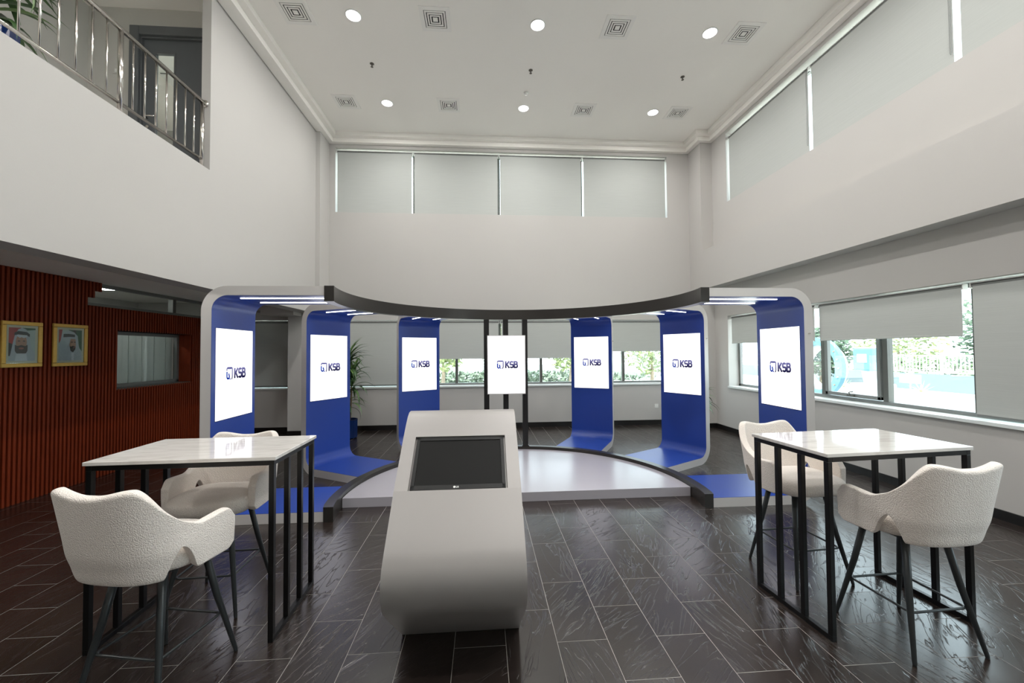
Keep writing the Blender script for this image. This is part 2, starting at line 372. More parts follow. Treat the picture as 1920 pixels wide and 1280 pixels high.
wl = window_x(-3.24, 4.36, YB + .16, LZ0, LZ1, [-1.55, -.60, .38, 1.33, 2.32, 3.27])
MB().box(-3.24, 4.36, YB - .03, YB + .2, LZ0 - .03, LZ0 + .005).build('window_sill', M['sill'], wl)
wu = window_x(-3.24, 4.33, YB + .2, UZ0, UZ1, bx[1:4])
ws = window_x(-5.2, -4.0, YB + .16, LZ0, LZ1, [-4.6])
MB().box(-5.2, -4.0, YB - .03, YB + .2, LZ0 - .03, LZ0 + .005).build('window_sill', M['sill'], ws)
XW = XR + .22
wr = window_y(RW1, RW0, XW, LZ0, LZ1, [-.1, .95, 1.95, 2.95, 3.95, 4.95, 5.92, 6.9])
MB().box(XR - .03, XR + .28, RW1, RW0, LZ0 - .03, LZ0 + .005).build('window_sill', M['sill'], wr)
# opening casement with a lever handle in the bay nearest the display stand
cs = MB(); y0, y1 = 5.0, 5.87
cs.box(XW - .03, XW + .03, y0, y1, LZ0 + .06, LZ0 + .11).box(XW - .03, XW + .03, y0, y0 + .05, LZ0 + .06, LZ1 - .06).box(XW - .03, XW + .03, y1 - .05, y1, LZ0 + .06, LZ1 - .06).box(XW - .03, XW + .03, y0, y1, LZ1 - .11, LZ1 - .06)
casement = cs.build('casement', M['alu'], wr, bevel=.006)
MB().box(XW - .055, XW - .03, 5.38, 5.48, LZ0 + .07, LZ0 + .10).tube([(XW - .05, 5.43, LZ0 + .09), (XW - .07, 5.43, LZ0 + .13), (XW - .075, 5.36, LZ0 + .145)], .008, 8).build('handle', M['alu_dark'], casement)
window_y(RW1, 7.97, XR + .2, 4.81, 6.26, [5.83, 3.89, 1.95, 0.])

# ------------------------------------------------------------------ roller blinds
def blind(axis, a, b, p, ztop, zbot, label, group, chain=None, box=True):
    """axis 'x': runs along X at y=p ; 'y': runs along Y at x=p"""
    if axis == 'x': t = thing('roller_blind', label, 'blind', ((a + b) / 2, p, ztop), 0, group)
    else: t = thing('roller_blind', label, 'blind', (p, (a + b) / 2, ztop), PI / 2, group)
    L = abs(b - a) / 2; h = ztop - zbot
    # local: x along the blind, y depth (room side negative for axis x; for axis y local +y faces the room)
    s = -1 if axis == 'x' else 1
    MB().tube([(-L + .01, 0, -.02), (L - .01, 0, -.02)], .024, 12).build('roller_tube', M['alu'], t, smooth=False)
    MB().box(-L, L, -.03, .03, .003, .012).box(-L - .001, -L + .008, -.03, .03, -.05, .01).box(L - .008, L + .001, -.03, .03, -.05, .01).build('bracket_rail', M['plastic'], t)
    MB().box(-L + .018, L - .018, s * .021 - .0008, s * .021 + .0008, -h + .01, -.02).build('fabric', M['blind'], t)
    MB().box(-L + .018, L - .018, s * .021 - .006, s * .021 + .006, -h - .012, -h + .012).build('bottom_bar', M['alu'] if zbot < 1.2 else M['blind'], t, bevel=.003)
    if chain is not None:
        c = MB(); x = chain * (L - .03); zl = -min(h * .9, 1.25)
        c.tube([(x, s * .035, -.02), (x, s * .035, zl), (x + .008, s * .035, zl - .02), (x + .016, s * .035, zl), (x + .016, s * .035, -.02)], .0022, 6)
        c.build('pull_chain', M['alu'], t)
    return t
g1 = 'roller blinds over the high back windows'
wh = ['leftmost', 'second from left', 'third from left', 'rightmost of the row']
for i in range(4): blind('x', bx[i] + .012, bx[i + 1] - .012, YB + .07, 6.20, 4.815, 'closed grey roller blind on the high back windows, ' + wh[i], g1)
g2 = 'roller blinds over the low back windows'
for i, (zb, lb) in enumerate([(.985, 'fully lowered grey roller blind on the low back windows behind the tall plant'), (1.56, 'half raised grey roller blind behind and left of the three black posts'), (1.56, 'half raised grey roller blind behind and right of the three black posts'), (1.70, 'grey roller blind raised highest of the low back windows, by the wall socket')]):
    blind('x', bx[i] + .012, bx[i + 1] - .012, YB + .05, 2.385, zb, lb, g2)
blind('x', -5.18, -4.02, YB + .05, 2.385, .99, 'dim fully lowered grey roller blind between slat wall and white column', g2)
g3 = 'roller blinds over the low right windows'
for a, b, zb, lb, ch in [(5.86, 7.98, 1.85, 'half raised roller blind in the far right wall recess, behind the front right stand', None), (3.93, 5.80, 1.845, 'half raised grey roller blind above the casement window on the right', 1), (1.95, 3.87, 1.0, 'fully lowered grey roller blind at the right edge of the low windows', None)]:
    blind('y', a, b, XR + .07, 2.385, zb, lb, g3, ch)
g4 = 'roller blinds over the high right windows'
for a, b, lb in [(5.865, 7.945, 'high roller blind on the right wall nearest the corner column'), (3.92, 5.835, 'high roller blind on the right wall, in the middle of the row'), (2.0, 3.885, 'high roller blind on the right wall at the top edge of the photo')]:
    blind('y', a, b, XR + .07, 6.17, 4.815, lb, g4, -1)

# ------------------------------------------------------------------ ceiling fittings
def downlight(x, y, label, group, seen=True):
    t = thing('ceiling_downlight', label, 'ceiling light', (x, y, CEIL_Z), 0, group)
    MB().lathe([(.112, 0), (.112, -.006), (.100, -.010), (.098, -.004)], n=32).build('trim_ring', M['lamp_ring'], t, smooth=True)
    MB().lathe([(.097, -.004), (.097, -.009), (.05, -.0105)], n=32).build('diffuser', M['lamp'], t)
    ld = bpy.data.lights.new('lamp', 'AREA'); ld.shape = 'DISK'; ld.size = .19; ld.spread = math.radians(178); ld.energy = LAMP_W * (1 if y > 4 else ((.7 if y > 1 else 1.0) if x < 0 else (1.2 if y > .5 else 1.7))); ld.color = (1, .985, .965)
    lo = bpy.data.objects.new('lamp_light', ld); COL.objects.link(lo); lo.parent = t; lo.location = (0, 0, -.014)
    return t
nm = ['front row left', 'front row middle', 'front row right', 'back row left', 'back row middle', 'back row right']
for i, (x, y) in enumerate(LAMPS_SEEN): downlight(x, y, 'round white recessed ceiling downlight, ' + nm[i], 'round ceiling downlights')
for i, (x, y) in enumerate(LAMPS_ADDED): downlight(x, y, 'added round white ceiling downlight out of the frame, %s row %s' % (('third', 'fourth', 'fifth')[i // 3], ('left', 'middle', 'right')[i % 3]), 'added downlights out of the frame')

vent_proto = None
def vent(x, y, z, label, s=1.0):
    global vent_proto
    if vent_proto is None:
        t = thing('ceiling_vent', label, 'air vent', (x, y, z), 0, 'square ceiling diffusers')
        MB().box(-.155, .155, -.155, .155, -.003, -.001).build('shade_plate', M['vent_dark'], t)  # near-black plate stands in for the shade behind the louvres
        fr = MB()
        for a, b in ((.215, .155),):
            fr.box(-a, a, -a, -b, -.010, 0).box(-a, a, b, a, -.010, 0).box(-a, -b, -b, b, -.010, 0).box(b, a, -b, b, -.010, 0)
        fr.build('outer_frame', M['vent'], t)
        for a, b in ((.146, .122), (.109, .087), (.073, .053)):
            m = MB(); z0, z1 = -.011, -.005
            m.box(-a, a, -a, -b, z0, z1).box(-a, a, b, a, z0, z1).box(-a, -b, -b, b, z0, z1).box(b, a, -b, b, z0, z1)
            m.build('louvre', M['vent'], t)
        MB().box(-.035, .035, -.035, .035, -.011, -.005).build('centre_plate', M['vent'], t)
        vent_proto = t
    else:
        t = copy_tree(vent_proto); t.location = (x, y, z); t['label'] = label
    return t
for x, y, lb in [(-2.61, 5.72, 'front row, first from the left'), (-.66, 5.72, 'front row, second from the left'), (2.02, 5.70, 'front row, third from the left'), (3.98, 5.69, 'front row, last on the right'),
                 (-2.59, 7.75, 'back row, first from the left'), (-.64, 7.74, 'back row, second from the left'), (2.03, 7.74, 'back row, third from the left'), (3.96, 7.72, 'back row, last on the right')]:
    vent(x, y, CEIL_Z, 'square white louvred ceiling vent, ' + lb)
vent(-4.05, 4.40, 2.715, 'square vent in the dim low lobby ceiling')
def sprinkler(x, y, lb):
    t = thing('sprinkler', lb, 'sprinkler', (x, y, CEIL_Z), 0, 'ceiling sprinklers')
    MB().lathe([(.035, 0), (.035, -.005), (.014, -.012)], n=18).build('escutcheon', M['brass'], t)
    MB().lathe([(.011, -.012), (.011, -.03), (.006, -.035), (.006, -.05), (.022, -.052), (.022, -.056)], n=12).build('nozzle', M['brass'], t)
for x, y, lb in ((-1.82, 6.69, 'left'), (.84, 6.68, 'middle'), (3.53, 6.68, 'right')): sprinkler(x, y, 'small metal sprinkler head on the ceiling, %s of three' % lb)
t = thing('smoke_detector', 'small round smoke detector on the ceiling by the back middle downlight', 'detector', (.83, 7.28, CEIL_Z))
MB().lathe([(.045, 0), (.045, -.012), (.035, -.02)], n=20).build('base', M['plastic'], t)
MB().lathe([(.028, -.02), (.028, -.035), (.012, -.042)], n=20).build('sensor', M['vent'], t)

# ------------------------------------------------------------------ slat wall, its window, transom
sw = struct(MB().box(XS - .16, XS - .03, YF, 6.27, 0, 2.38).box(XS - .16, XS - .03, 7.745, 9.0, 0, 2.38).box(XS - .16, XS - .03, 6.27, 7.745, 0, 1.2).box(XS - .16, XS - .03, 6.27, 7.745, 2.06, 2.38).box(XS - .16, XS - .03, YF, 5.84, 2.38, 2.715).build('wall_lobby', M['slat_back']))
pitch = .05
def slat_mesh(z0, z1): return MB().box(-.03, 0, -.0135, .0135, z0, z1)
protos = {}
def slat(y, z0, z1):
    k = (z0, z1)
    if k not in protos: protos[k] = slat_mesh(z0, z1).build('slat', M['slat'], sw, bevel=.002, loc=(XS, y, 0))
    else:
        c = protos[k].copy(); COL.objects.link(c); c.location = (XS, y, 0)
y = 3.6
while y < 8.98:
    inwin = 6.26 < y < 7.75
    if y < 5.83:
        slat(y, 0, 2.712)
    else:
        if y < 5.93: slat(y, 2.49, 2.712)
        elif y < 6.04: slat(y, 2.585, 2.712)
        if inwin: slat(y, 0, 1.20); slat(y, 2.055, 2.38)
        else: slat(y, 0, 2.38)
    y += pitch
# window recess in slat wall
MB().box(XS - .30, XS - .005, 7.735, 7.75, 1.19, 2.07).build('jamb', M['slat'], sw)
MB().box(XS - .30, XS - .005, 6.255, 6.27, 1.19, 2.07).build('jamb', M['slat'], sw)
MB().box(XS - .30, XS - .005, 6.255, 7.75, 1.185, 1.205).build('sill', M['alu_dark'], sw)
MB().box(XS - .30, XS - .005, 6.255, 7.75, 2.055, 2.07).build('head_lining', M['slat_back'], sw)
wo_ = window_y(6.27, 7.735, XS - .26, 1.205, 2.055, [])
wt = window_y(5.84, 8.98, XS - .15, 2.38, 2.715, [7.45])
# office behind the glass: pale blind, walls, ceiling
struct(MB().box(-9, -5.5, YF, 9.0, 2.80, 4.0).build('ceiling_office', M['ceil']))
ob = thing('vertical_blind', 'pale closed vertical blind behind the slat wall window', 'blind', (XS - .36, 7.0, 2.04))
for k in range(12): MB().box(-.004, .004, -.070, .070, -.83, 0).build('vane', M['vane'], ob, loc=(.006 * (k % 2), -.69 + k * .126, 0))
# lobby lamp and office lamp strips
for (x, y0, y1, z, lb) in ((-4.10, 3.25, 3.70, 2.70, 'bright linear lamp in the lobby ceiling at the left edge'), (-6.2, 6.2, 7.2, 2.79, 'strip lamp seen through the glass above the slat wall')):
    if x < -6: struct(MB().box(-7.4, -7.3, 4.0, 9.0, 0, 2.8).box(-7.3, XS - .2, 4.0, 4.1, 0, 2.8).build('wall_office_bounce', M['wall']))  # plaster wall added to bounce the office strip's light
    t = thing('linear_lamp', lb, 'ceiling light', (x, (y0 + y1) / 2, z))
    MB().box(-.06, .06, -(y1 - y0) / 2, (y1 - y0) / 2, 0, .015).build('housing', M['lamp_ring'], t)
    wd = .14 if x < -6 else .05
    MB().box(-wd, wd, -(y1 - y0) / 2 + .01, (y1 - y0) / 2 - .01, -.004, 0).build('diffuser', emis('strip_diffuser', (1, 1, .98, 1), 30.0 * .5 if x < -6 else 10.0), t)

t = thing('linear_lamp', 'added linear lamp in the lobby ceiling, unseen left of the frame', 'ceiling light', (-4.5, 1.8, 2.70))  # added out of view to brighten the lobby ceiling and slats
MB().box(-.06, .06, -.6, .6, 0, .015).build('housing', M['lamp_ring'], t)
MB().box(-.05, .05, -.59, .59, -.004, 0).build('diffuser', emis('lobby_fill', (1, .97, .92, 1), 85), t)
# ------------------------------------------------------------------ portraits
def poly(pts, dx): return ([(dx, p[0], p[1]) for p in pts])
def ell(cx, cz, a, b, n=20, t0=0, t1=2 * PI): return [(cx + a * math.cos(t0 + (t1 - t0) * i / (n - 1)), cz + b * math.sin(t0 + (t1 - t0) * i / (n - 1))) for i in range(n)]
P_ = dict(red=mat('print_red', srgb(165, 40, 38), .6), green=mat('print_green', srgb(38, 84, 52), .6), grey=mat('print_grey', srgb(170, 180, 180), .6), dark=mat('print_dark', srgb(38, 30, 28), .6),
          robe=mat('print_robe', srgb(168, 172, 182), .6), robe2=mat('print_robe_light', srgb(196, 198, 206), .6), face=mat('print_skin', srgb(172, 128, 108), .6), beard=mat('print_beard', srgb(52, 40, 38), .6), band=mat('print_band', srgb(28, 30, 34), .6), lip=mat('print_lip', srgb(150, 90, 82), .6))
P_gl = glass('picture_glass')
def portrait(y0, y1, z0, z1, label, kind):
    t = thing('framed_portrait', label, 'picture', (XS, (y0 + y1) / 2, (z0 + z1) / 2), 0, 'framed portraits on the slat wall')
    w, h = (y1 - y0) / 2, (z1 - z0) / 2; b = .045
    f = MB()
    for (o, i, d) in ((1.0, .0, .022), (.0, .0, 0)):
        pass
    f.box(.002, .026, -w, w, -h, -h + b).box(.002, .026, -w, w, h - b, h).box(.002, .026, -w, -w + b, -h + b, h - b).box(.002, .026, w - b, w, -h + b, h - b)
    f.build('frame', M['gold'], t, bevel=.006)
    MB().box(.004, .012, -w + b, w - b, -h + b, h - b).build('mount', M['mount'], t)
    m = b + .028; pw, ph = w - m, h - m
    pr = MB().box(.012, .0128, -pw, pw, -ph, ph).build('print', P_['grey'], t)
    lay = [.0130]
    def shp(pts, mt, nm_):
        lay[0] += .0003; pts = [(max(-1, min(1, p[0])) * pw, max(-1, min(1, p[1])) * ph) for p in pts]
        MB().prism(pts, 'x', lay[0] - .0002, lay[0]).build(nm_, P_[mt], pr)
    if kind == 0:
        shp([(-1, 1), (-.1, 1), (-.35, .3), (-.6, -.1), (-1, -.4)], 'red', 'red_backdrop'); shp([(-1, .1), (-.7, 0), (-.75, -.7), (-1, -.7)], 'dark', 'dark_backdrop'); shp([(0, 1), (1, 1), (1, .9), (.2, .84)], 'green', 'green_backdrop')
        shp([(-1, -1), (-.85, -.55), (-.70, .1), (-.55, .6), (-.3, .92), (0, .99), (.3, .9), (.52, .6), (.6, .1), (.72, -.3), (1, -.55), (1, -1)], 'robe', 'headdress')
        shp(ell(-.08, .12, .42, .52), 'face', 'face'); shp(ell(-.08, -.30, .48, .34, 20, PI, 2 * PI) + [(.40, -.02), (.22, -.10), (-.08, -.04), (-.38, -.10), (-.56, -.02)], 'beard', 'beard'); shp(ell(-.08, -.24, .20, .06), 'lip', 'mouth')
        shp([(-.60, .70), (-.3, .80), (.3, .76), (.56, .62), (.54, .46), (.25, .56), (-.3, .6), (-.62, .54)], 'band', 'headband')
        shp([(-.42, .5), (-.2, .38), (-.08, .44), (.1, .38), (.36, .46), (.36, .56), (-.4, .58)], 'robe2', 'headdress_fold')
        for s_ in (-1, 1): shp(ell(-.08 + s_ * .19, .20, .10, .035), 'beard', 'eye')
        shp([(-.45, -.55), (.3, -.55), (.4, -1), (-.55, -1)], 'robe2', 'robe')
    else:
        shp([(-1, 1), (-.7, 1), (-.85, .3), (-1, .1)], 'red', 'red_backdrop'); shp([(-.2, 1), (1, 1), (1, -.4), (.8, -.2), (.5, .5)], 'green', 'green_backdrop'); shp([(.2, 1), (.45, 1), (.5, .6), (.35, .5)], 'dark', 'dark_backdrop')
        shp([(-1, -1), (-1, -.2), (-.8, .5), (-.5, .85), (-.1, .95), (.3, .85), (.62, .6), (.7, .1), (.8, -.4), (1, -.7), (1, -1)], 'robe', 'headdress')
        shp([(.0, .42), (.42, .40), (.46, .1), (.44, -.18), (.22, -.42), (.02, -.34), (-.12, .0)], 'face', 'face')
        shp([(-.08, -.06), (.06, -.10), (.20, -.04), (.42, -.10), (.42, -.26), (.22, -.46), (.0, -.38)], 'beard', 'beard'); shp(ell(.30, -.16, .08, .04), 'lip', 'mouth')
        shp([(-.62, .72), (-.2, .74), (.36, .70), (.36, .54), (-.2, .54), (-.64, .50)], 'band', 'headband')
        for s_ in (.10, .36): shp(ell(s_, .20, .08, .035), 'beard', 'eye')
        shp([(.05, -.5), (.30, -.5), (.28, -1), (.08, -1)], 'robe2', 'robe')
    MB().box(.0185, .0195, -w + b, w - b, -h + b, h - b).build('glazing', P_gl, t)
portrait(4.83, 5.245, 1.565, 2.095, 'gold-framed portrait of a bearded man facing front in a white headdress, at the left edge', 0)
portrait(5.365, 5.80, 1.56, 2.10, 'gold-framed portrait of a man in white headdress turned right, with a green backdrop', 1)

# ------------------------------------------------------------------ balcony railing
ra = thing('balcony_railing', 'polished steel balcony railing with slim vertical bars at upper left', 'railing', (-3.515, 4, 4.04))
def rl(name, pts, r, n=12): return MB().tube([(0, p[0] - 4, p[1] - 4.04) for p in pts], r, n).build(name, M['chrome'], ra, smooth=True)
rl('top_rail', [(.5, 4.885), (5.285, 4.885)], .024)
rl('bottom_rail', [(.5, 4.15), (5.24, 4.15)], .016)
for y in (1.84, 2.96, 4.095, 5.232): rl('post', [(y, 4.04), (y, 4.875)], .022)
yy = 5.232 - .142
k = 0
while yy > 1.4:
    if min(abs(yy - q) for q in (1.84, 2.96, 4.095)) > .05: rl('baluster', [(yy, 4.15), (yy, 4.87)], .0085, 8)
    yy -= .142
MB().lathe([(.045, 0), (.045, .012), (.028, .02)], (0, 1.27, .845), 20, 'y').build('wall_flange', M['chrome'], ra, smooth=True)
t = thing('corridor_fill_lamp', 'added strip lamp to light the upstairs corridor, out of the frame', 'ceiling light', (-4.5, 2.6, 6.50))  # unseen strip added to brighten the landing wall and door
MB().box(-.08, .08, -.6, .6, 0, .015).build('housing', M['lamp_ring'], t)
MB().box(-.07, .07, -.59, .59, -.004, 0).build('diffuser', emis('corridor_fill', (1, .99, .96, 1), 22.0), t)
# door on the landing
dr = bpy.data.objects.new('door_1', None); COL.objects.link(dr); struct(dr)
dfm = MB(); dfm.box(-4.825, -4.70, 5.74, 5.83, 4.0, 6.235).box(-3.66, -3.57, 5.74, 5.83, 4.0, 6.235).box(-4.70, -3.66, 5.74, 5.83, 6.11, 6.235)
dfm.box(-4.72, -4.69, 5.78, 5.90, 4.0, 6.12).box(-4.72, -3.64, 5.78, 5.90, 6.09, 6.12)
dfm.build('door_frame', M['grey_frame'], dr, bevel=.008)
leaf = MB(); Y0, Y1 = 5.82, 5.86; vx0, vx1, vz0, vz1 = -4.53, -4.29, 4.45, 5.90
leaf.box(-4.69, vx0, Y0, Y1, 4.01, 6.09).box(vx1, -3.66, Y0, Y1, 4.01, 6.09).box(vx0, vx1, Y0, Y1, 4.01, vz0).box(vx0, vx1, Y0, Y1, vz1, 6.09)
lf = leaf.build('door_leaf', M['grey_door'], dr)
MB().box(vx0, vx1, Y0 + .015, Y0 + .02, vz0, vz1).build('vision_panel', M['glass'], lf)
MB().box(vx0 - .02, vx0, Y0 - .006, Y0, vz0, vz1).box(vx1, vx1 + .02, Y0 - .006, Y0, vz0, vz1).box(vx0 - .02, vx1 + .02, Y0 - .006, Y0, vz1, vz1 + .02).build('panel_bead', M['grey_frame'], lf)
MB().tube([(-4.63, Y0, 4.98), (-4.63, Y0 - .05, 4.98), (-4.61, Y0 - .055, 4.99), (-4.51, Y0 - .055, 4.985)], .009, 8).build('handle', M['chrome'], lf, smooth=True)
MB().lathe([(.022, 0), (.022, -.01)], (-4.63, Y0, 4.86), 14, 'y').build('lock', M['chrome'], lf)
# bright office beyond the door
struct(MB().box(-5.35, XL - .11, 8.95, 8.99, 4.0, CEIL_Z).build('wall_office', M['wall']))
og = MB()
struct(MB().box(-5.35, XL - .11, 5.95, 8.95, 6.35, 6.38).build('ceiling_upper_office', M['plastic']))
for k in range(5): MB().box(-5.3, -3.6, 6.3 + .6 * k - .01, 6.3 + .6 * k + .01, 6.342, 6.35).build('trim_%d' % (4 + k), M['alu'])
for o in COL.objects:
    if o.name.startswith('trim_') and 'kind' not in o.keys(): struct(o)
t = thing('ceiling_panel_light', 'bright ceiling panel seen through the landing door glass', 'ceiling light', (-4.55, 7.2, 6.345))
MB().box(-.3, .3, -.3, .3, -.01, 0).build('frame', M['plastic'], t); MB().box(-.28, .28, -.28, .28, -.014, -.01).build('diffuser', emis('panel_diffuser', (1, 1, .97, 1), 60), t)
t = thing('light_switch', 'flat light switch plate beside the landing door', 'switch', (-5.03, 5.8, 5.62))
MB().box(-.045, .045, -.008, 0, -.045, .045).build('plate', M['upper_wall'], t, bevel=.003); MB().box(-.012, .012, -.012, -.008, -.022, .022).build('rocker', M['plastic'], t)
t = thing('wall_socket', 'small white double socket on the back wall beside the right middle stand', 'socket', (3.985, YB, .43))
MB().box(-.045, .045, -.009, 0, -.045, .045).build('plate', M['plastic'], t, bevel=.003)
for s_ in (-1, 1): MB().box(s_ * .02 - .008, s_ * .02 + .008, -.0105, -.009, -.01, .012).build('outlet', M['vent'], t)
MB()

# ------------------------------------------------------------------ stage set
CX, CY = .43, 4.59
RI, RO = 1.99, 2.09
stage = thing('ring_frame', 'black curved floor ring and overhead ring joined by three black posts', 'stage frame', (CX, CY, 0))
def ring(z0, z1, ri, ro, a0, a1, n=72):
    o = [(ro * math.cos(a0 + (a1 - a0) * i / n), ro * math.sin(a0 + (a1 - a0) * i / n)) for i in range(n + 1)]
    i_ = [(ri * math.cos(a0 + (a1 - a0) * i / n), ri * math.sin(a0 + (a1 - a0) * i / n)) for i in range(n + 1)]
    m = MB(); m.band(o, i_, 'z', z0, z1); return m
AE = math.asin(.395 / 2.04)
def flat_ends(m):
    m.v = [(v[0], max(v[1], -.395), v[2]) for v in m.v]; return m
smooth_by_angle(flat_ends(ring(0, .15, RI, RO, -AE - .01, PI + AE + .01)).build('floor_ring', M['black_lam'], stage))
smooth_by_angle(flat_ends(ring(2.232, 2.392, RI, RO, -AE - .01, PI + AE + .01)).build('overhead_ring', M['black_lam'], stage))
for x in (.055, .372, .69):
    yy = math.sqrt(2.04 ** 2 - (x - CX) ** 2)
    MB().box(x - CX - .043, x - CX + .043, yy - .043, yy + .043, .15, 2.232).build('post', M['black_metal'], stage, bevel=.002)
    MB().box(x - CX - .055, x - CX + .055, yy - .05, yy + .05, .15, .165).build('foot_plate', M['black_metal'], stage)
# stage platform: segment of a disc, flat front
n = 64; pts = []; yf = -.03
a0 = math.asin(yf / 1.985)
for i in range(n + 1):
    a = a0 + (PI - 2 * a0) * i / n; pts.append((1.985 * math.cos(a), 1.985 * math.sin(a)))
M['platform'] = mat('pale_grey_laminate', srgb(168, 164, 170), .26, var=.015, vscale=2)
pf = MB().prism(pts, 'z', 0, .105).build('stage_platform', M['platform'], loc=(CX, CY, 0), bevel=.002)
tag(pf, 'low pale grey half-round stage platform inside the black ring', 'platform')

# C-shaped display stands
HW = .385; RV = 3.245; TH = .10; TT = .095; ZT = 2.388; RS = 2.045
def cpath(off, r):
    """C path seen from the side (radius, height) at distance off inside the outer outline"""
    p = []; zt = ZT - off * TT / TH; rv = RV - off; zb = off
    p.append((RS, zb))
    c = (rv - r, zb + r)
    for i in range(13): a = -PI / 2 + PI / 2 * i / 12; p.append((c[0] + r * math.cos(a), c[1] + r * math.sin(a)))
    c = (rv - r, zt - r)
    for i in range(13): a = PI / 2 * i / 12; p.append((c[0] + r * math.cos(a), c[1] + r * math.sin(a)))
    p.append((RS, zt)); return p

def strokes(lines, w):
    """flat letter strokes: each polyline is widened to a ribbon; returns verts/faces in 2D"""
    V, Fc = [], []
    for ln in lines:
        n_ = len(ln); L_, R_ = [], []
        for i, p in enumerate(ln):
            a = ln[max(i - 1, 0)]; b = ln[min(i + 1, n_ - 1)]; dx, dy = b[0] - a[0], b[1] - a[1]; d = math.hypot(dx, dy) or 1
            sc_ = 1.0
            if 0 < i < n_ - 1:
                e1 = (p[0] - a[0], p[1] - a[1]); e2 = (b[0] - p[0], b[1] - p[1]); l1 = math.hypot(*e1) or 1; l2 = math.hypot(*e2) or 1
                c_ = (e1[0] * e2[0] + e1[1] * e2[1]) / l1 / l2; sc_ = 1 / max(.5, math.sqrt((1 + c_) / 2))
            nx, ny = -dy / d * w / 2 * sc_, dx / d * w / 2 * sc_
            L_.append((p[0] + nx, p[1] + ny)); R_.append((p[0] - nx, p[1] - ny))
        k = len(V); V += L_ + R_
        Fc += [(k + i, k + i + 1, k + n_ + i + 1, k + n_ + i) for i in range(n_ - 1)]
    return V, Fc
def arc(cx, cy_, rx, ry, a0, a1, n=8): return [(cx + rx * math.cos(math.radians(a0 + (a1 - a0) * i / n)), cy_ + ry * math.sin(math.radians(a0 + (a1 - a0) * i / n))) for i in range(n + 1)]
GLY = {
 'K': ([[(.09, 0), (.09, 1)], [(.66, 1), (.20, .46)], [(.26, .54), (.68, 0)]], .76),
 'S': ([arc(.32, .75, .24, .17, 20, 180) [0:] + [(.08, .68)] + arc(.2, .62, .12, .12, 190, 260, 3) + arc(.44, .38, .12, .13, 80, 0, 3) + [(.56, .26)] + arc(.32, .25, .24, .17, 0, -165)], .68),
 'B': ([[(.09, 0), (.09, 1)], [(.0, .91), (.4, .91)] + arc(.4, .73, .16, .18, 80, -80, 6) + [(.12, .54)], [(.12, .54), (.44, .54)] + arc(.44, .315, .17, .225, 80, -80, 6) + [(.0, .09)]], .68),
 'L': ([[(.1, 1), (.1, .09), (.6, .09)]], .66),
 'G': ([arc(.36, .5, .28, .41, 45, 335) + [(.62, .5), (.4, .5)]], .74)}
def m_logo(name, top, bot, h0, h1, e=.55):
    m = bpy.data.materials.new(name); m.use_nodes = True; nd = m.node_tree; nd.nodes.clear()
    o = nd.nodes.new('ShaderNodeOutputMaterial'); em = nd.nodes.new('ShaderNodeEmission'); em.inputs[1].default_value = 1
    g = nd.nodes.new('ShaderNodeNewGeometry'); sp_ = nd.nodes.new('ShaderNodeSeparateXYZ'); nd.links.new(g.outputs['Position'], sp_.inputs[0])
    mr = nd.nodes.new('ShaderNodeMapRange'); mr.inputs[1].default_value = h0; mr.inputs[2].default_value = h1; nd.links.new(sp_.outputs[2], mr.inputs[0])
    mx = nd.nodes.new('ShaderNodeMix'); mx.data_type = 'RGBA'; mx.inputs[6].default_value = bot; mx.inputs[7].default_value = top
    nd.links.new(mr.outputs[0], mx.inputs[0]); nd.links.new(mx.outputs[2], em.inputs[0]); nd.links.new(em.outputs[0], o.inputs[0]); return m
LOGO_Z = 1.492
M['logo_text'] = m_logo('display_lettering', srgb(112, 110, 160), srgb(22, 18, 56), LOGO_Z - .05, LOGO_Z + .05)
M['logo_frame'] = m_logo('display_emblem_outline', srgb(96, 96, 150), srgb(28, 24, 66), LOGO_Z - .06, LOGO_Z + .06)
M['logo_blue'] = m_logo('display_emblem_blue', srgb(20, 62, 160), srgb(2, 36, 140), LOGO_Z - .06, LOGO_Z + .04)
def logo_on(parent, cz=0.):
    """emblem and letters on a local XZ plane at y=0 facing -Y, centred on x=0, z=cz"""
    def lay(V, Fc, name, m, y):
        MB().add([(v[0], y, v[1] + cz) for v in V], Fc).build(name, m, parent, fix=False)
    h = .112; sx = .86; x = -.020
        # each letter a piece of its own
    x = -.020
    for ch in 'KSB':
        g_, adv = GLY[ch]; V, Fc = strokes([[(px * h * sx, pz * h) for px, pz in l] for l in g_], h * .23)
        lay([(x + v[0], v[1] - h / 2) for v in V], Fc, 'letter', M['logo_text'], -.0016); x += adv * h * sx
    # emblem: rounded square outline, top thick, with blue lower left loop
    ex, r_ = -.100, .016; w, hh = .046, .068
    l1 = [(ex - w, .030)] + arc(ex - w + r_, hh - r_ - .006, r_, r_, 180, 90, 5) + arc(ex + w - r_, hh - r_ - .006, r_, r_, 90, 0, 5) + [(ex + w, -hh + .03)] + arc(ex + w - r_ - .004, -hh + r_ + .006, r_, r_, 0, -80, 4)
    V, Fc = strokes([l1], .016); lay(V, Fc, 'emblem_outline', M['logo_frame'], -.0014)
    V, Fc = strokes([[(ex - w + .012, hh - .010), (ex + w - .012, hh - .012)]], .020); lay(V, Fc, 'emblem_bar', M['logo_frame'], -.0016)
    l2 = [(ex - w, .022), (ex - w, -.030)] + arc(ex - w + .020, -.032, .020, .022, 180, 400, 12) + [(ex - .014, .002)]
    V, Fc = strokes([l2], .020); lay(V, Fc, 'emblem_drop', M['logo_blue'], -.0018)
    V, Fc = strokes([[(ex + .006, -hh + .002), (ex + .006, -hh + .018)]], .018); lay(V, Fc, 'emblem_dot', M['logo_blue'], -.0018)

